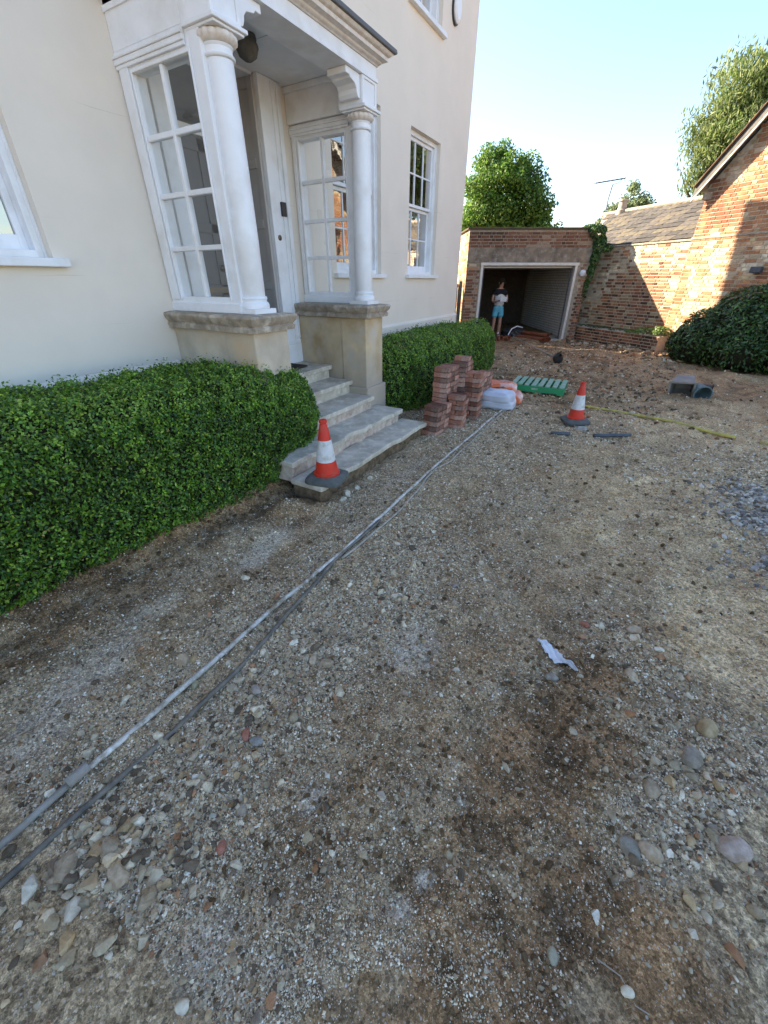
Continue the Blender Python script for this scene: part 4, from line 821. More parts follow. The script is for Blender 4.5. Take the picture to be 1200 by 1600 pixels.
for sg in (0, 1):      # verge boards and overhanging roof slopes
    a = wpt(S0-.16, .1, EZ-.10) if sg == 0 else wpt(S0+SP+.16, .1, EZ-.10); b = wpt(S0+SP/2, .1, PK+.08)
    up = (b-a); nrm = Vector((0, 0, 1)); rb = MB(); rb.obox(a-po, up, Wn*6.3, Vector((0, 0, .07))); rb.build('roof_slope', 'old_timber', gb)
    bb = MB(); bb.obox(a-po+Vector((0, 0, -.14))-Wn*.02, up, Wn*.03, Vector((0, 0, .13))); bb.build('barge_board', 'old_timber', gb, bevel=.004); b2 = MB(); b2.obox(a-po+Vector((0, 0, -.175))-Wn*.03, up, Wn*.03, Vector((0, 0, .033))); b2.build('verge_bead', 'frame_white', gb)
    nt_ = int(up.length/.11); un = up.normalized(); side_n = Wn.cross(un); side_n = side_n if side_n.z > 0 else -side_n
    for i in range(nt_):
        for j in range(2):
            q = a+un*(i*.11)+Wn*(-.05+j*.17); t = MB(); t.obox((0, 0, 0), un*.15, Wn*.165, side_n*.014); o = t.build('roof_tile', 'clay_tile', gb); o.location = q-po+Vector((0, 0, .075))+side_n*(.012+.006*random.random()); o.rotation_euler = (0, random.uniform(-.03, .03), random.uniform(-.03, .03))
    j = MB(); j.obox(a-po+Wn*.33+Vector((0, 0, .085)), up, Wn*5.9, Vector((0, 0, .03))); o = j.build('tile_field', 'clay_tile', gb)
g = MB(); q = wpt(S0-.02, .22, EZ-.26)-po; g.obox(q, Wd*.16, Wn*.1, (0, 0, .12)); g.build('eaves_corbel', 'stone_cap', gb, bevel=.006)
o = MB(); o.obox((0, 0, 0), Wd*.20, Wn*-.1, (0, 0, .11)); bx = o.build('vent_box', 'hose_blue', None, bevel=.01); bx.location = wpt(4.43, .29, 1.76); tag(bx, 'blue grey vent box fixed on the red gable wall above the bush', 'vent')
# slate outhouse
EZs, RZs, b0, b1 = 2.47, 3.48, .42, 2.2; so = empty('slate_outhouse', wpt(1, 1.2), label='low outhouse with a mossy slate roof rising behind the garden wall', cat='building'); po = so.location
sl_ = lambda b: -.45-(b-b0)*.92; E0, E1 = sl_(b0), sl_(b1); S1 = 2.82
g = MB(); g.add([wpt(E0, b0, EZs)-po, wpt(S1, b0, EZs)-po, wpt(S1, b1, RZs)-po, wpt(E1, b1, RZs)-po, wpt(E0, b0, .2)-po, wpt(S1, b0, .2)-po, wpt(S1, b1*2-b0, .2)-po, wpt(E1-1.5, b1*2-b0, .2)-po, wpt(S1, b1*2-b0, EZs)-po, wpt(E1-1.5, b1*2-b0, EZs)-po],
    [(0, 1, 2, 3), (4, 5, 1, 0), (5, 6, 8, 2, 1), (7, 4, 0, 3, 9), (2, 8, 9, 3), (6, 7, 9, 8)]); g.build('wall', 'mortar_grey', so)
sv = Vector(wpt(0, b1, RZs)-wpt(0, b0, EZs)); sn = sv.normalized(); snn = Wd.cross(sn); snn = snn if snn.z > 0 else -snn
SL = []
for t in [(.085, .08, .075), (.11, .10, .09), (.07, .066, .062), (.12, .105, .085), (.095, .088, .08), (.135, .12, .09)]:
    m_ = MB(); m_.box(0, .285, -.01, .27, 0, .016); m_.v = [(x+random.uniform(-.006, .006), y+random.uniform(-.008, .008), z) for x, y, z in m_.v]; me = m_.mesh('slate'); settint(me, t); me.materials.append(MATS['slate']); SL.append(me)
Mrot = Matrix((Wd, sn, snn)).transposed().to_euler(); cnt = 0; Vx = []; Fx = []; Tx = []
nrow = int(sv.length/.215)+1
for r_ in range(nrow):
    bq = r_*.215; bb = b0+bq/sv.length*(b1-b0); s_ = sl_(min(bb, b1))+(r_ % 2)*.147
    while s_ < S1-.2:
        o = bpy.data.objects.new('slate', random.choice(SL)) if cnt < 300 else None
        q = wpt(s_, b0, EZs)+sn*bq+snn*(.014+.004*random.random())
        if o: COL.objects.link(o); o.parent = so; o.location = q-po; o.rotation_euler = Mrot; o.rotation_euler.rotate_axis('X', -.07+random.uniform(-.015, .015)); o.rotation_euler.rotate_axis('Z', random.uniform(-.03, .03))
        cnt += 1; s_ += .294
g = MB(); g.tube([wpt(E1-.05, b1, RZs+.02)-po, wpt(S1, b1, RZs+.02)-po], .06, 8); g.build('ridge', 'stone_cap', so)
pt = MB(); pt.lathe([(.15, -.12), (.15, .06), (.13, .08), (.12, .26), (.15, .28), (.15, .32), (.11, .33), (.10, .30)], 18, cap=False); ob = pt.build('chimney_pot', 'pier_stone', so, autosm=True); ob.location = wpt(-1.35, b1-.02, RZs)-po
an = empty('tv_aerial', wpt(-2.02, b1, RZs), label='thin television aerial on a mast above the slate roof', cat='aerial')
MB().tube([(0, 0, -.05), (-.02, 0, .42), (.02, 0, .80)], .018, 6).build('mast', 'aerial_metal', an)
bd = (Rh*1.0+Fh*-.1).normalized(); g = MB(); g.tube([-bd*.52+Vector((0, 0, .84)), bd*.36+Vector((0, 0, .95))], .02, 6); g.build('boom', 'aerial_metal', an)
for i in range(7):
    q = bd*(-.48+i*.13)+Vector((0, 0, .845+i*.016)); MB().tube([q-Fh*.12, q+Fh*.16-Rh*.05], .010, 4).build('element', 'aerial_metal', an)
q = bd*.36+Vector((0, 0, .95)); MB().tube([q+Vector((-.03, 0, -.14)), q+Vector((.04, 0, .16))], .008, 4).build('reflector', 'aerial_metal', an)
MB().tube([Vector((.02, 0, .80)), bd*.15+Vector((0, 0, .82)), bd*.28+Vector((0, 0, .93))], .008, 5).build('stay', 'aerial_metal', an)
# board gate by the garage
gt = empty('timber_gate', GO-Rh*.5, label='weathered grey boarded side gate between house and garage', cat='gate')
for i in range(16): MB().obox(-Rh*(i*.11-.44)+Fh*.25, -Rh*.10, Fh*.022, (0, 0, 1.52+.01*(i % 3))).build('board', 'old_timber', gt, bevel=.004)
MB().obox(Rh*.36+Fh*.20, Rh*.09, Fh*.09, (0, 0, 1.60)).build('post', 'old_timber', gt, bevel=.005)

# ================================================================== TREES, BUSH, IVY
def limbs(base, h, r0, spread, n, seedv):
    rr_ = random.Random(seedv); g = MB(); pts = [Vector((0, 0, 0))]; p = Vector((0, 0, 0))
    for i in range(6): p = p+Vector((rr_.uniform(-.05, .05)*h, rr_.uniform(-.05, .05)*h, h/6*.75)); pts.append(p.copy())
    g.tube(pts, [r0*(1-.12*i) for i in range(7)], 8)
    for k in range(n):
        s = pts[rr_.randint(2, 6)]; a = rr_.random()*6.28; e = Vector((math.cos(a)*spread*rr_.uniform(.5, .9), math.sin(a)*spread*rr_.uniform(.5, .9), h*rr_.uniform(.15, .42)))
        g.tube([s, s+e*.4+Vector((0, 0, .15)), s+e*.75, s+e], [r0*.4, r0*.28, r0*.17, r0*.06], 5)
    return g
def tree(name, x, y, label, clumps, n, leaf, cols, mat, trunk_h, droop=0., seedv=1, grp='trees beyond the buildings'):
    """clumps: (dx,dy,z,r,rz) ellipsoids around the base; leaf faces spread near their surfaces"""
    o = empty(name, (x, y, -.1), label=label, cat='tree', group=grp); cl = np.array(clumps); rr2 = np.random.RandomState(seedv)
    sub = []
    for c in cl:     # each clump breaks into smaller boughs
        for _ in range(int(16+10*c[3])):
            d = rr2.normal(size=3); d /= np.linalg.norm(d); k = rr2.uniform(.35, 1.0); sub.append((c[0]+d[0]*c[3]*k, c[1]+d[1]*c[3]*k, c[2]+d[2]*c[4]*k, c[3]*rr2.uniform(.28, .5)))
    sub = np.array(sub); wgt = sub[:, 3]**2; pick = rr2.choice(len(sub), n, p=wgt/wgt.sum()); d = rr2.normal(size=(n, 3)); d /= np.linalg.norm(d, axis=1)[:, None]
    q = rr2.rand(n)**.4; C = sub[pick, :3]+d*(sub[pick, 3]*q)[:, None]*np.array([1, 1, .75])
    if droop: dl = rr2.rand(n)*droop; C[:, 2] -= dl; C[:, :2] += d[:, :2]*.1
    shade = .75+.5*rr2.rand(len(sub))[pick][:, None]; ci = rr2.choice(len(cols), n); Cc = np.array(cols)[ci]*shade*(.8+.4*rr2.rand(n, 1))
    Nn = d*.5+rr2.normal(0, .6, (n, 3)); Nn[:, 2] += .35 if not droop else -.1
    asp = .6 if not droop else .28; me = leaves_mesh('crown', C, Nn, leaf*(.6+.8*rr2.rand(n)), Cc, .2, asp, 0 if not droop else -2.5); x_ = link('crown', me, mat, o); x_['kind'] = 'stuff'
    limbs(None, trunk_h, .05*trunk_h*.55, float(cl[:, 3].mean()*1.4), 16, seedv).build('trunk', 'bark', o, smooth=True); return o
tree('broadleaf_tree', -7.0, 22.6, 'full green tree standing behind the garage', [(0, 0, 5.2, 1.5, 1.4), (-1.2, 0, 4.4, 1.5, 1.3), (1.25, .2, 4.3, 1.35, 1.3), (-.2, .3, 3.7, 2.0, 1.2), (1.9, 0, 3.5, .9, .9), (-2.1, 0, 3.5, 1.1, 1.0), (-.6, .2, 6.1, 1.0, .9), (.7, 0, 5.4, 1.0, .9)], 52000, .13, [(.065, .15, .022), (.09, .18, .028), (.045, .11, .018), (.13, .22, .04)], 'tree_leaf', 5.0, 0, 3)
tree('small_tree', -2.3, 29.9, 'small pale tree showing above the slate roof ridge', [(0, 0, 5.3, .8, .8), (.8, 0, 4.9, .7, .6), (-.7, 0, 4.6, .7, .6), (0, 0, 4.3, 1.3, .7)], 9000, .14, [(.16, .22, .09), (.19, .24, .12), (.11, .16, .07)], 'tree_leaf', 4.4, 0, 5)
tree('willow_tree', 1.5, 24.2, 'tall loose willow rising behind the gabled outbuilding', [(0, 0, 8.0, 1.5, 1.1), (1.6, 0, 8.4, 1.6, 1.2), (-.9, 0, 6.9, 1.1, 1.2), (.6, -.3, 6.6, 1.8, 1.3), (2.4, 0, 6.5, 2.0, 1.5), (-.9, 0, 5.6, .8, .9), (.5, 0, 5.0, 1.4, 1.1), (3.8, 0, 7.5, 1.5, 1.5)], 56000, .19, [(.12, .18, .05), (.15, .20, .06), (.075, .12, .035), (.19, .23, .10)], 'willow_leaf', 6.6, .75, 8)
# laurel bush
def blob_bush(name, loc, lobes, n, leaf, cols, mat, label, cat, seedv, kind=None, grp=None, core=True, asp=.42):
    o = empty(name, loc, label=label, cat=cat, group=grp); rr2 = np.random.RandomState(seedv); lb = np.array(lobes); w_ = lb[:, 3]*lb[:, 4]; pk = rr2.choice(len(lb), n, p=w_/w_.sum()); d = rr2.normal(size=(n, 3)); d[:, 2] = np.abs(d[:, 2])*np.where(rr2.rand(n) < .8, 1, -1); d /= np.linalg.norm(d, axis=1)[:, None]
    k = 1-np.abs(rr2.normal(0, .07, n))+.05*np.sin(d[:, 0]*9+pk)*np.cos(d[:, 1]*8); C = lb[pk, :3]+d*np.stack([lb[pk, 3], lb[pk, 3], lb[pk, 4]], -1)*k[:, None]; ok = C[:, 2] > .02
    for j in range(len(lb)):
        e = (C-lb[j, :3])/np.array([lb[j, 3], lb[j, 3], lb[j, 4]]); ok &= ~((np.linalg.norm(e, axis=1) < .82) & (pk != j))
    C = C[ok]; d = d[ok]; m_ = len(C); ci = rr2.choice(len(cols), m_); Cc = np.array(cols)[ci]*(.7+.6*rr2.rand(m_, 1)); Nn = d*.8+rr2.normal(0, .45, (m_, 3)); Nn[:, 2] += .2
    x_ = link('foliage', leaves_mesh('foliage', C, Nn, leaf*(.7+.6*rr2.rand(m_)), Cc, .15, asp, -.6), mat, o); x_['kind'] = 'stuff'
    if core:
        g = MB()
        for c in lobes: g.lathe([(.001, -.9), (.55, -.7), (.85, -.3), (.92, 0), (.85, .35), (.6, .7), (.001, .9)], 16, (0, 0, 0), cap=False); g.v[-16*7:] = [(c[0]+x*c[3]*.9, c[1]+y*c[3]*.9, max(.0, c[2]+z*c[4]*.9)) for x, y, z in g.v[-16*7:]]
        g.build('branches', 'twig', o, smooth=True)
    return o
DK = [(.03, .08, .018), (.045, .105, .024), (.022, .06, .016), (.085, .17, .035)]
blob_bush('laurel_bush', (1.9, 11.55, .05), [(0, 0, .62, .85, .90), (-.6, .25, .42, .62, .68), (.7, -.35, .68, .9, .98), (-.95, .42, .26, .36, .45), (1.6, -1.0, .7, .95, 1.0), (.1, -.25, .35, .8, .6), (.9, -.8, .4, .8, .6)], 26000, .085, DK, 'laurel_leaf', 'large dark glossy laurel bush in front of the red brick gable', 'bush', 4)
# ivy on the garage corner
ic = GO+Rh*GL
LB = [(0, 0, 2.78, .24, .17), (-.2, .05, 2.86, .22, .10), (.13, .02, 2.50, .17, .22), (.10, .0, 2.15, .12, .25), (.06, 0, 1.80, .09, .25), (.3, .1, 2.40, .18, .10), (.02, 0, 1.45, .06, .25)]
blob_bush('ivy', tuple(ic+Wn*.0), LB, 3200, .07, [(.03, .08, .02), (.045, .11, .03), (.09, .17, .04)], 'laurel_leaf', 'dark ivy climbing the right corner of the garage', 'ivy', 9, core=False, asp=.75)
q = wpt(2.55, .14, .40); blob_bush('trailing_plant', tuple(q), [(0, 0, .03, .32, .14), (.3, -.2, .06, .25, .16), (-.35, .25, .0, .22, .08)], 1300, .055, [(.12, .20, .03), (.17, .24, .05), (.08, .14, .03)], 'laurel_leaf', 'yellow green plant on the low wall beside the laurel', 'plant', 12, core=False, asp=.6)
q = wpt(.9, .16, .40); blob_bush('trailing_plant', tuple(q), [(0, 0, .0, .3, .06), (-.4, .35, .0, .25, .05), (.5, -.42, 0, .3, .05), (.9, -.78, 0, .2, .04)], 900, .05, [(.04, .09, .03), (.07, .12, .04)], 'laurel_leaf', 'thin dark weeds along the shaded end of the low wall', 'plant', 13, core=False, asp=.6)

# ================================================================== LOOSE THINGS
# paving bricks
PV = []
for i in range(3):
    m_ = MB(); m_.box(-.099, .099, -.0485, .0485, 0, .056); me = m_.mesh('paving_brick'); bm = bmesh.new(); bm.from_mesh(me); bmesh.ops.bevel(bm, geom=bm.edges[:], offset=.004, segments=1, affect='EDGES'); bm.to_mesh(me); bm.free(); me.materials.append(MATS['paver']); PV.append(me)
CW = ['bottom', 'second', 'third', 'fourth', 'fifth', 'sixth', 'seventh', 'eighth', 'ninth', 'tenth', 'eleventh', 'twelfth', 'thirteenth']
def stack(cx, cy, layers, rz, label, lean=(0, 0), cols=3, toplabel=None, miss=()):
    z = gz(cx, cy)-.005
    for k in range(layers):
        along = (k % 2 == 0) or cols != 2; n_ = cols
        top = k == layers-1
        for j in range(n_):
            if top and j in miss: continue
            off = (j-(n_-1)/2)*.1035
            lx, ly, r0 = (0, off, 0) if along or n_ == 1 else ((off*.66 if n_ == 3 else off, 0, math.pi/2))
            if not along and n_ == 3: lx, ly, r0 = ((j-1)*.1035, 0, math.pi/2)
            if not along and n_ == 3 and False: pass
            c_, s_ = math.cos(rz), math.sin(rz); X = cx+lx*c_-ly*s_+lean[0]*k+random.uniform(-.007, .007); Y = cy+lx*s_+ly*c_+lean[1]*k+random.uniform(-.004, .004)
            o = bpy.data.objects.new('paving_brick', random.choice(PV)); COL.objects.link(o); o.location = (X, Y, z+k*.0605); o.rotation_euler = (0, 0, rz+r0+random.uniform(-.045, .045))
            tag(o, (toplabel+['', ', middle one', ', farthest one'][j] if top and toplabel else label.replace('paving brick', CW[k]+' course paving brick')+(([', near end', ', middle', ', far end'] if n_ == 3 else [', near end', ', far end'])[j] if along else [', hedge side', ', pipe side'][j])), 'brick', 'paving bricks stacked beside the steps')
stack(-1.90, 4.50, 6, rad(-8), 'purple red paving brick in the low front stack', (.003, .002), toplabel='weathered top paving brick of the low stack by the steps')
stack(-1.96, 4.85, 12, rad(-4), 'purple red paving brick in the tall left hand stack', (.001, .002), 3, 'top paving brick of the tall left hand stack')
stack(-1.74, 4.80, 7, rad(4), 'purple red paving brick in the half height stack facing the pipe', (0, 0), 2)
stack(-1.90, 5.27, 13, rad(3), 'purple red paving brick in the tallest stack, second from the front', (0, .001), 3, 'single paving brick crowning the tallest stack', (0, 2))
stack(-1.70, 5.26, 10, rad(0), 'purple red paving brick in the stack leaning on the tallest one', (0, 0), 2)
stack(-1.92, 5.72, 8, rad(6), 'dark paving brick in the recessed stack in the middle', (0, 0), 3)
stack(-1.84, 6.02, 8, rad(-3), 'purple red paving brick in the last stack by the cement bags', (0, 0), 3, 'top paving brick of the last stack by the cement bags')
# cement bags
def bag(x, y, z, l, w_, h, rz, mat, label, seedv):
    r2 = np.random.RandomState(seedv); V, Fb = ico(4); V = np.sign(V)*np.abs(V)**np.array([.38, .42, .6]); V *= np.array([l/2, w_/2, h/2]); V[:, 2] += .012*np.sin(V[:, 0]*21+seedv)*np.cos(V[:, 1]*17)+.006*np.sin(V[:, 1]*60+V[:, 0]*25); V[:, 1] += .006*np.sin(V[:, 2]*120)
    V[:, 2] += (fbm(V[:, 0]+seedv, V[:, 1], .09, 2, 5)-.5)*.03; V[:, 2] = np.maximum(V[:, 2], -h/2*.75)
    o = link('cement_bag', npmesh('cement_bag', V, Fb), mat, None, True); o.location = (x, y, z+h/2*.72); o.rotation_euler = (0, 0, rz); return tag(o, label, 'bag', 'cement bags by the brick stacks')
bag(-1.56, 6.02, .0, .50, .40, .15, rad(5), 'bag_white', 'white cement bag at the bottom of the pile', 1); bag(-1.57, 6.00, .10, .46, .38, .16, rad(-3), 'bag_white', 'plump white cement bag on top at the front', 2)
bag(-1.60, 6.42, .0, .58, .42, .17, rad(20), 'bag_orange', 'orange and white cement bag lying behind the white ones', 3); bag(-1.66, 6.38, .14, .52, .40, .16, rad(12), 'bag_orange', 'topmost orange cement bag at the back', 4)
# pallet
pal = empty('pallet', (-1.25, 7.36, gz(-1.25, 7.33)+.02), rad(4), label='green painted pallet lying flat near the far cone', cat='pallet'); PW, PD = .84, .66
for i in range(8): u = -PW/2+i*(PW-.075)/7; MB().box(u, u+.072, -PD/2, PD/2, .112, .13).build('slat', 'pallet_top', pal, bevel=.002, seg=1)
for v in (-PD/2, -.05, PD/2-.1): MB().box(-PW/2, PW/2, v, v+.022, .018, .111).build('bearer', 'pallet_green', pal, bevel=.002, seg=1)
for u in (-PW/2, -.05, PW/2-.1): MB().box(u, u+.1, -PD/2+.023, -.052, .018, .111).build('block', 'pallet_green', pal)
for u in (-PW/2, -.05, PW/2-.1): MB().box(u, u+.1, -PD/2, PD/2, 0, .0178).build('bottom_board', 'pallet_green', pal)
MB().box(-.08, .02, -PD/2-.003, -PD/2-.0005, .055, .085).build('label_patch', 'pallet_top', pal)
# cones
def cone(x, y, z, rz, label, tilt=(0, 0)):
    o = empty('traffic_cone', (x, y, z), rz, label=label, cat='traffic cone', group='red and white traffic cones'); o.rotation_euler = (*tilt, rz)
    b = MB(); n = 32; prof = [(1, 0), (1.02, .012), (.98, .03), (.80, .045), (.74, .052)]
    V = []
    for k, z_ in prof:
        for i in range(n):
            a = 2*math.pi*i/n; c_, s_ = math.cos(a), math.sin(a); r = .15*k/(abs(c_)**5+abs(s_)**5)**(1/5.); V.append((r*c_, r*s_, z_))
    Fc = [(i*n+j, i*n+(j+1) % n, (i+1)*n+(j+1) % n, (i+1)*n+j) for i in range(len(prof)-1) for j in range(n)]+[tuple(range(n-1, -1, -1)), tuple(range((len(prof)-1)*n, len(prof)*n))]
    b.add(V, Fc); b.build('base', 'cone_base', o, autosm=True)
    def r_at(z_): return .094-(z_-.055)*.158
    MB().lathe([(.104, .053), (.105, .068), (r_at(.075), .075), (r_at(.17), .17)], 36, cap=False).build('lower_red', 'cone_red', o, autosm=True)
    MB().lathe([(r_at(.17)+.002, .168), (r_at(.335)+.002, .337)], 36, cap=False).build('reflective_sleeve', 'cone_white', o, smooth=True)
    o.scale = (1.07,)*3
    MB().lathe([(r_at(.335), .335), (r_at(.42)+.001, .42), (r_at(.42)-.003, .425), (.030, .45), (.024, .458), (.024, .466), (.031, .47), (.031, .485), (.024, .492), (.014, .493), (.012, .47)], 36, cap=False).build('upper_red', 'cone_red', o, autosm=True); return o
cone(-2.02, 2.47, .149, rad(12), 'red and white cone standing on the bottom step by the hedge'); cone(-.45, 5.84, gz(-.45, 5.84)+.0, rad(30), 'red and white cone standing on bare ground near the pallet', (rad(2), rad(-2)))
# pipes and cables
def run(name, pts, r, mat, lift=.9, seg=10, wob=.004, step_=.06, tagd=None):
    P_ = [Vector((*p, 0)) for p in pts]; out = []
    for i in range(len(P_)-1):
        n_ = max(2, int((P_[i+1]-P_[i]).length/step_))
        for k in range(n_): out.append(P_[i].lerp(P_[i+1], k/n_))
    out.append(P_[-1]); zz = np.array([gz(p.x, p.y) for p in out]); ker = np.ones(9)/9; zs = np.convolve(np.pad(zz, 4, 'edge'), ker, 'valid')
    rs_ = [(p.x+wob*math.sin(i*.7)+random.uniform(-wob, wob)*.3, p.y, float(z_)+r*lift) for i, (p, z_) in enumerate(zip(out, zs))]
    o = MB().tube(rs_, r, seg).build(name, mat, None, smooth=True); return tag(o, **tagd)
run('metal_pipe', [(-1.405, .12), (-1.405, .62), (-1.41, 1.2), (-1.395, 1.7), (-1.42, 2.6), (-1.44, 3.84), (-1.44, 5.2), (-1.44, 6.12)], .0125, 'pipe_metal', 1.05, 12, .002, tagd=dict(label='long pale grey metal pipe lying along the drive', cat='pipe'))
run('clay_pipe', [(-1.43, -.9), (-1.42, -.5), (-1.41, -.14), (-1.41, .09)], .0135, 'pipe_dirt', .8, 12, .003, tagd=dict(label='dirt caked pipe length beyond the broken joint', cat='pipe'))
o = MB().tube([(-1.408, .075, gz(-1.408, .09)+.02), (-1.406, .15, gz(-1.406, .13)+.021)], .021, 12).build('pipe_joint', 'pipe_dirt', None, smooth=True); tag(o, 'muddy coupling where the pale pipe meets the dirty one', 'pipe joint')
run('dark_hose', [(-1.31, -.9), (-1.29, -.18), (-1.275, .12), (-1.265, .4), (-1.26, .75), (-1.30, 1.07), (-1.345, 1.44), (-1.385, 1.7), (-1.385, 2.3)], .0115, 'hose_dark', .9, 8, .003, tagd=dict(label='dark grey hose lying beside the pale pipe', cat='hose'))
run('thin_cable', [(-1.36, 1.75), (-1.33, 2.2), (-1.335, 2.55), (-1.355, 2.9), (-1.40, 3.15), (-1.40, 3.4), (-1.36, 3.63), (-1.37, 4.4), (-1.39, 5.1), (-1.39, 5.95)], .009, 'cable', .8, 6, .005, tagd=dict(label='thin wavy cable right of the pale pipe', cat='cable'))
run('yellow_hose', [(-.43, 6.81), (-.1, 6.74), (.3, 6.53), (.8, 6.27), (1.29, 6.08)], .02, 'hose_yellow', .8, 8, .012, tagd=dict(label='dirty yellow hose trailing across the dug earth', cat='hose'))
run('yellow_hose', [(1.52, 6.0), (1.9, 5.9), (2.6, 5.7)], .018, 'hose_yellow', .4, 8, .012, tagd=dict(label='short end of yellow hose surfacing at the right edge', cat='hose'))
run('black_hose', [(-.62, 5.06), (-.42, 5.15)], .022, 'hose_blue', 1., 10, 0, tagd=dict(label='short black hose end left of the concrete lump', cat='hose', group='black hose pieces below the far cone'))
run('black_hose', [(-.17, 5.33), (.22, 5.52)], .022, 'hose_blue', 1.2, 10, 0, tagd=dict(label='longer black hose piece right of the concrete lump', cat='hose', group='black hose pieces below the far cone'))
# white plastic scrap
V = []; Fk = []; NS, NW = 22, 7
for i in range(NS):
    t_ = i/(NS-1); x0_ = -.055+.215*t_; y0_ = 1.70-.055*t_-.05*t_*t_+.008*math.sin(t_*9); w_ = (.006+.028*math.sin(min(1, t_*1.15)*math.pi)**1.3)*(1+.35*math.sin(i*2.3))
    for k in range(NW): u_ = k/(NW-1)-.5; V.append((x0_+u_*w_*.6+random.uniform(-.003, .003), y0_+u_*w_*2.1+random.uniform(-.003, .003), gz(x0_, y0_)+.014+.012*math.sin(k*1.9+i*.9)+.010*random.random()))
for i in range(NS-1):
    for k in range(NW-1): Fk.append((i*NW+k, i*NW+k+1, (i+1)*NW+k+1, (i+1)*NW+k))
m_ = MB(); m_.add(V, Fk); o = m_.build('plastic_scrap', 'plastic_white', None, smooth=True); md = o.modifiers.new('solid', 'SOLIDIFY'); md.thickness = .0015; md = o.modifiers.new('sub', 'SUBSURF'); md.levels = 2; md.render_levels = 2; tag(o, 'crumpled strip of white plastic sheet on the mud', 'plastic scrap')
run('dry_twig', [(.345, .60), (.40, .595), (.44, .555), (.475, .555)], .0018, 'cable', 2, 5, .004, .02, tagd=dict(label='thin dry twig on the mud at the lower right', cat='twig'))
# tipped tubs
def shell(prof, seg, mat, name, sq=0):
    g = MB(); mod = (lambda a, z: 1/((abs(math.cos(a))**sq+abs(math.sin(a))**sq)**(1/sq))) if sq else None; g.lathe(prof, seg, (0, 0, 0), mod, cap=False); return g.build(name, mat, None, autosm=True)
tx, ty = .93, 8.35
o = shell([(.001, 0), (.12, 0), (.17, .34), (.185, .34), (.19, .36), (.16, .36), (.115, .02), (.001, .02)], 4, 'tub_grey', 'tub'); o.scale = (1.35, 1.35, 1.05); o.location = (tx-.08, ty+.08, gz(tx, ty)+.21); o.rotation_euler = (rad(112), rad(38), rad(8)); tag(o, 'grey mortar crusted square tub tipped on its side', 'tub')
o = shell([(.001, 0), (.085, 0), (.12, .26), (.128, .26), (.128, .275), (.113, .275), (.08, .012), (.001, .012)], 28, 'tub_teal', 'bucket'); o.location = (tx+.10, ty-.12, gz(tx+.1, ty-.1)+.15); o.rotation_euler = (rad(100), rad(35), rad(20)); tag(o, 'blue green bucket lying against the tipped grey tub', 'bucket')
o = shell([(.001, 0), (.09, 0), (.125, .25), (.135, .25), (.135, .262), (.118, .262), (.085, .012), (.001, .012)], 28, 'black_plastic', 'bucket'); o.location = (tx+.05, ty+.08, gz(tx+.2, ty)+.15); o.rotation_euler = (rad(95), 0, rad(75)); tag(o, 'black bucket on its side with its mouth to the right', 'bucket')
# long pole tool
A, B = Vector((-3.2, 13.02, .12)), Vector((-1.46, 10.33, .10)); A.z = gz(-3.2, 13.0)+.12; B.z = gz(-1.46, 10.3)+.09
tl = empty('long_pole_tool', B, label='long pole with a black head lying on the earth before the garage', cat='tool')
MB().tube([A-B, (A-B)*.5, Vector((0, 0, 0))], .016, 8).build('pole', 'cable', tl, smooth=True)
hd = MB(); hd.lathe([(.001, -.06), (.10, -.05), (.12, 0), (.10, .06), (.05, .10), (.03, .14)], 16, cap=False); h_ = hd.build('head', 'black_plastic', tl, smooth=True); h_.rotation_euler = (rad(50), 0, rad(30))
MB().obox((-.06, -.06, .03), (.05, .12, .03), (.06, .0, .07), (-.01, 0, .04)).build('guard', 'black_plastic', tl, bevel=.01)
run_pts = [Vector((-3.36, 13.08, .05)), Vector((-3.40, 13.2, .22)), Vector((-3.36, 13.35, .36)), Vector((-3.25, 13.5, .42)), Vector((-3.1, 13.6, .38))]
o = MB().tube(run_pts, .016, 8).build('white_hose', 'plastic_white', None, smooth=True); tag(o, 'bent white hose arching beside the black sack in the garage doorway', 'hose')
# clay pipes in the doorway
for i, (du, dz, dv) in enumerate([(-.13, .05, 0), (.0, .05, .05), (.13, .05, .0), (.05, .155, .12)]):
    c = Vector((-2.36, 13.62, .035)); ax = Vector((.86, -.51, 0)).normalized(); sd_ = ax.cross(Vector((0, 0, 1))); e = c+Vector((0, 0, dz))-sd_*du*1.0; s_ = e-ax*(1.25-dv)
    g = MB(); ring = []; seg = 18; upv = Vector((0, 0, 1)); V = []
    for P3, r in ((s_, .055), (e-ax*.1, .055), (e-ax*.1, .066), (e, .066), (e, .052), (e-ax*.4, .052)):
        for k in range(seg): a = 2*math.pi*k/seg; V.append(P3+(sd_*math.cos(a)+upv*math.sin(a))*r)
    g.add(V, [(q*seg+k, q*seg+(k+1) % seg, (q+1)*seg+(k+1) % seg, (q+1)*seg+k) for q in range(5) for k in range(seg)]); o = g.build('drain_pipe', 'terracotta', None, autosm=True)
    tag(o, ['terracotta drain pipe nearest the camera in the doorway pile', 'terracotta drain pipe in the middle of the bottom row', 'terracotta drain pipe farthest right in the bottom row', 'terracotta drain pipe resting on top of the others'][i], 'pipe', 'terracotta drain pipes in the garage doorway')
for i, (x, y) in enumerate([(-3.80, 12.93), (-3.62, 12.98), (-3.45, 13.07)]):
    g = MB(); g.lathe([(.07, 0), (.075, .02), (.068, .09), (.082, .10), (.082, .14), (.07, .14), (.055, .10), (.055, .01)], 20, cap=False); o = g.build('clay_collar', 'terracotta', None, autosm=True); o.location = (x, y, gz(x, y)+.055); o.rotation_euler = (rad(82), 0, rad(20+25*i)); tag(o, ['left', 'middle', 'right'][i]+' one of three orange clay collars at the man\'s feet', 'pipe collar', 'clay collars by the garage door')
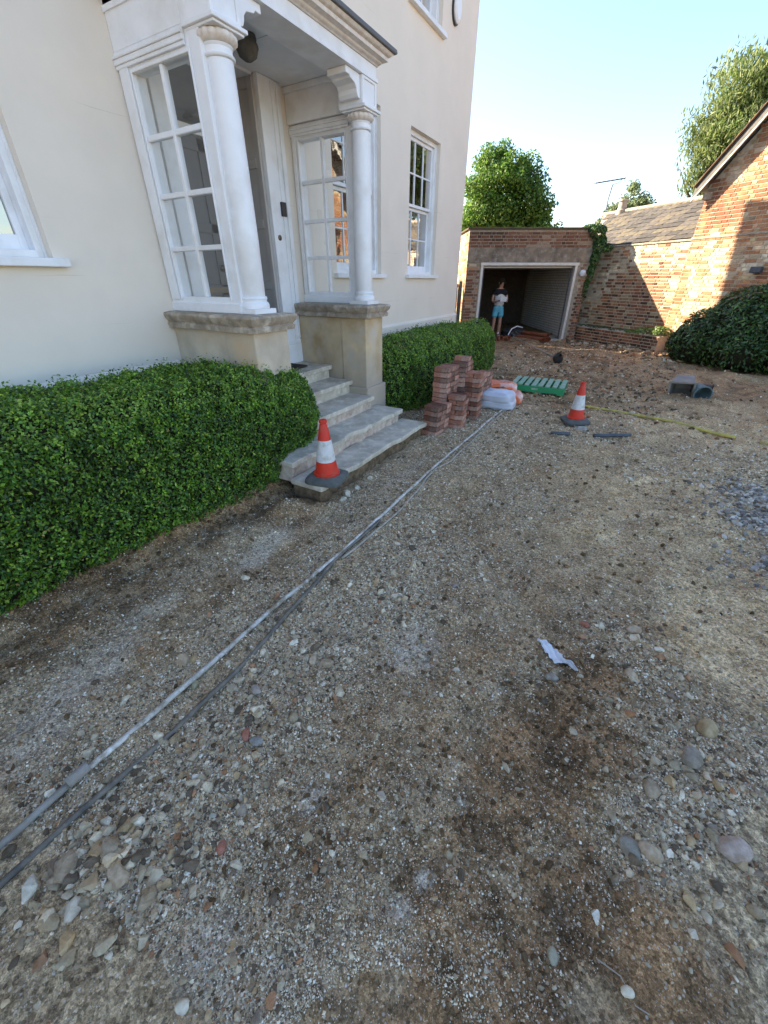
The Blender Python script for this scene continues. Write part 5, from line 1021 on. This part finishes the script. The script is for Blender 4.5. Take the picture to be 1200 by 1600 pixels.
sk = blob_bush('black_sack', (-3.55, 14.2, .03), [(0, 0, .1, .3, .2)], 10, .01, [(.02, .02, .02)], 'laurel_leaf', 'slumped black sack on the garage floor beside the man', 'sack', 3, core=False)
V, Fb = ico(4); V = V*np.array([.36, .24, .17])*(1+.16*np.sin(V[:, :1]*7+V[:, 1:2]*5)*np.cos(V[:, 2:]*6)); V[:, 2] = np.maximum(V[:, 2], -.12)+.12
for c_ in list(sk.children): bpy.data.objects.remove(c_)
x_ = link('sack_body', npmesh('sack_body', V, Fb), 'black_plastic', sk, True)

# ================================================================== PERSON
def skin_obj(name, verts, edges, radii, mat, parent, sub=2):
    me = bpy.data.meshes.new(name); me.from_pydata(verts, edges, []); o = bpy.data.objects.new(name, me); COL.objects.link(o); o.parent = parent; me.materials.append(MATS[mat])
    md = o.modifiers.new('skin', 'SKIN'); md.use_smooth_shade = True
    for i, r in enumerate(radii): sv_ = me.skin_vertices[0].data[i]; sv_.radius = r if isinstance(r, tuple) else (r, r); sv_.use_root = (i == 0)
    s = o.modifiers.new('sub', 'SUBSURF'); s.levels = sub; s.render_levels = sub; return o
pr_ = empty('person', (-4.0, 13.87, .035), rad(38), label='man in white T-shirt with shade-darkened top and light blue shorts holding a white sheet', cat='person')
# local frame: facing -Y
Vb = [(0, 0, .86), (0, 0, 1.0), (0, .01, 1.18), (0, .01, 1.32), (0, .0, 1.38), (0, -.015, 1.44), (0, -.035, 1.50), (0, -.045, 1.56),
      (-.085, 0, .80), (-.095, -.005, .46), (-.10, .015, .25), (-.105, .03, .08), (-.11, -.08, .035),
      (.085, 0, .80), (.10, -.01, .46), (.105, .015, .25), (.11, .03, .08), (.12, -.08, .035),
      (-.15, .01, 1.31), (-.22, .0, 1.16), (-.23, -.03, 1.02), (-.13, -.21, 1.03), (-.07, -.27, 1.06),
      (.15, .01, 1.31), (.22, .0, 1.16), (.235, -.03, 1.02), (.14, -.21, 1.03), (.08, -.27, 1.06)]
Eb = [(0, 1), (1, 2), (2, 3), (3, 4), (4, 5), (5, 6), (6, 7), (0, 8), (8, 9), (9, 10), (10, 11), (11, 12), (0, 13), (13, 14), (14, 15), (15, 16), (16, 17), (3, 18), (18, 19), (19, 20), (20, 21), (21, 22), (3, 23), (23, 24), (24, 25), (25, 26), (26, 27)]
Rb = [(.13, .10), (.12, .09), (.135, .10), (.12, .09), .055, .052, (.075, .085), (.07, .08), .075, .052, .055, .036, (.035, .025), .075, .052, .055, .036, (.035, .025), .055, .042, .036, .028, .026, .055, .042, .036, .028, .026]
skin_obj('body', Vb, Eb, Rb, 'skin', pr_)
skin_obj('shirt', [(0, .0, .86), (0, .0, 1.0), (0, .01, 1.14), (0, .01, 1.26)], [(0, 1), (1, 2), (2, 3)], [(.165, .135), (.168, .138), (.168, .138), (.16, .13)], 'shirt_white', pr_)
skin_obj('shirt_upper', [(0, .01, 1.30), (0, .01, 1.12), (0, .005, 1.36), (-.15, .01, 1.30), (-.215, .005, 1.18), (.15, .01, 1.30), (.215, .005, 1.18)], [(0, 1), (0, 2), (0, 3), (3, 4), (0, 5), (5, 6)], [(.15, .125), (.172, .142), (.07, .07), .07, .06, .07, .06], 'shirt_shade', pr_)  # upper half of the shirt, garage soffit shadow put into its colour
skin_obj('shorts', [(0, 0, .86), (0, 0, .95), (-.088, 0, .76), (-.10, -.005, .56), (.088, 0, .76), (.102, -.005, .56)], [(0, 1), (0, 2), (2, 3), (0, 4), (4, 5)], [(.15, .115), (.15, .115), .095, .098, .095, .098], 'shorts_blue', pr_)
hr = MB(); hr.lathe([(.001, .12), (.05, .11), (.082, .07), (.09, .02), (.086, -.03), (.075, -.05)], 20, (0, -.02, 1.525), cap=False); hr.build('hair', 'hair', pr_, smooth=True)
MB().obox((-.07, -.16, 1.55), (.14, 0, 0), (0, .09, .02), (0, 0, .012)).build('cap_peak', 'hair', pr_, bevel=.004)
for sg in (-1, 1):
    for f_ in range(5): 
        yy_ = -.272; xx_ = sg*(.065-.004*f_) if f_ < 4 else sg*.085; skin_obj('finger', [(sg*.072, -.26, 1.06+.013*(f_-1.5) if f_ < 4 else 1.085), (sg*(.055 if f_ < 4 else .075), -.30, 1.062+.015*(f_-1.5) if f_ < 4 else 1.10), (sg*(.03 if f_ < 4 else .06), -.312, 1.06+.015*(f_-1.5) if f_ < 4 else 1.105)], [(0, 1), (1, 2)], [.0095, .0088, .0075], 'skin', pr_, 1)
    skin_obj('sock', [(sg*.107, .03, .07), (sg*.105, .022, .17)], [(0, 1)], [.042, .046], 'plastic_white', pr_, 1)
    skin_obj('shoe', [(sg*.108, .045, .04), (sg*.112, -.06, .035), (sg*.118, -.14, .03)], [(0, 1), (1, 2)], [(.045, .04), (.046, .035), (.04, .028)], 'plastic_white', pr_, 1)
    MB().lathe([(.001, -.012), (.011, -.006), (.012, 0), (.011, .006), (.001, .012)], 10, (sg*.03, -.112, 1.535), cap=False).build('eye', 'hair', pr_, smooth=True)
    MB().lathe([(.001, -.03), (.014, -.015), (.016, .01), (.001, .03)], 8, (sg*.082, -.03, 1.52), cap=False).build('ear', 'skin', pr_, smooth=True)
MB().obox((-.012, -.138, 1.495), (.024, 0, 0), (.0, .03, 0), (0, .01, .04)).build('nose', 'skin', pr_, bevel=.006); MB().obox((-.025, -.119, 1.475), (.05, 0, 0), (0, .012, 0), (0, 0, .008)).build('mouth', 'terracotta', pr_, bevel=.003)
sh = MB().obox((-.10, -.315, 1.03), (.20, 0, 0), (0, -.02, .13), (0, .003, .0005)).build('paper_sheet', 'plastic_white'); sh.location = pr_.location; sh.rotation_euler = pr_.rotation_euler; tag(sh, 'white sheet held in both hands by the man in the garage', 'paper')
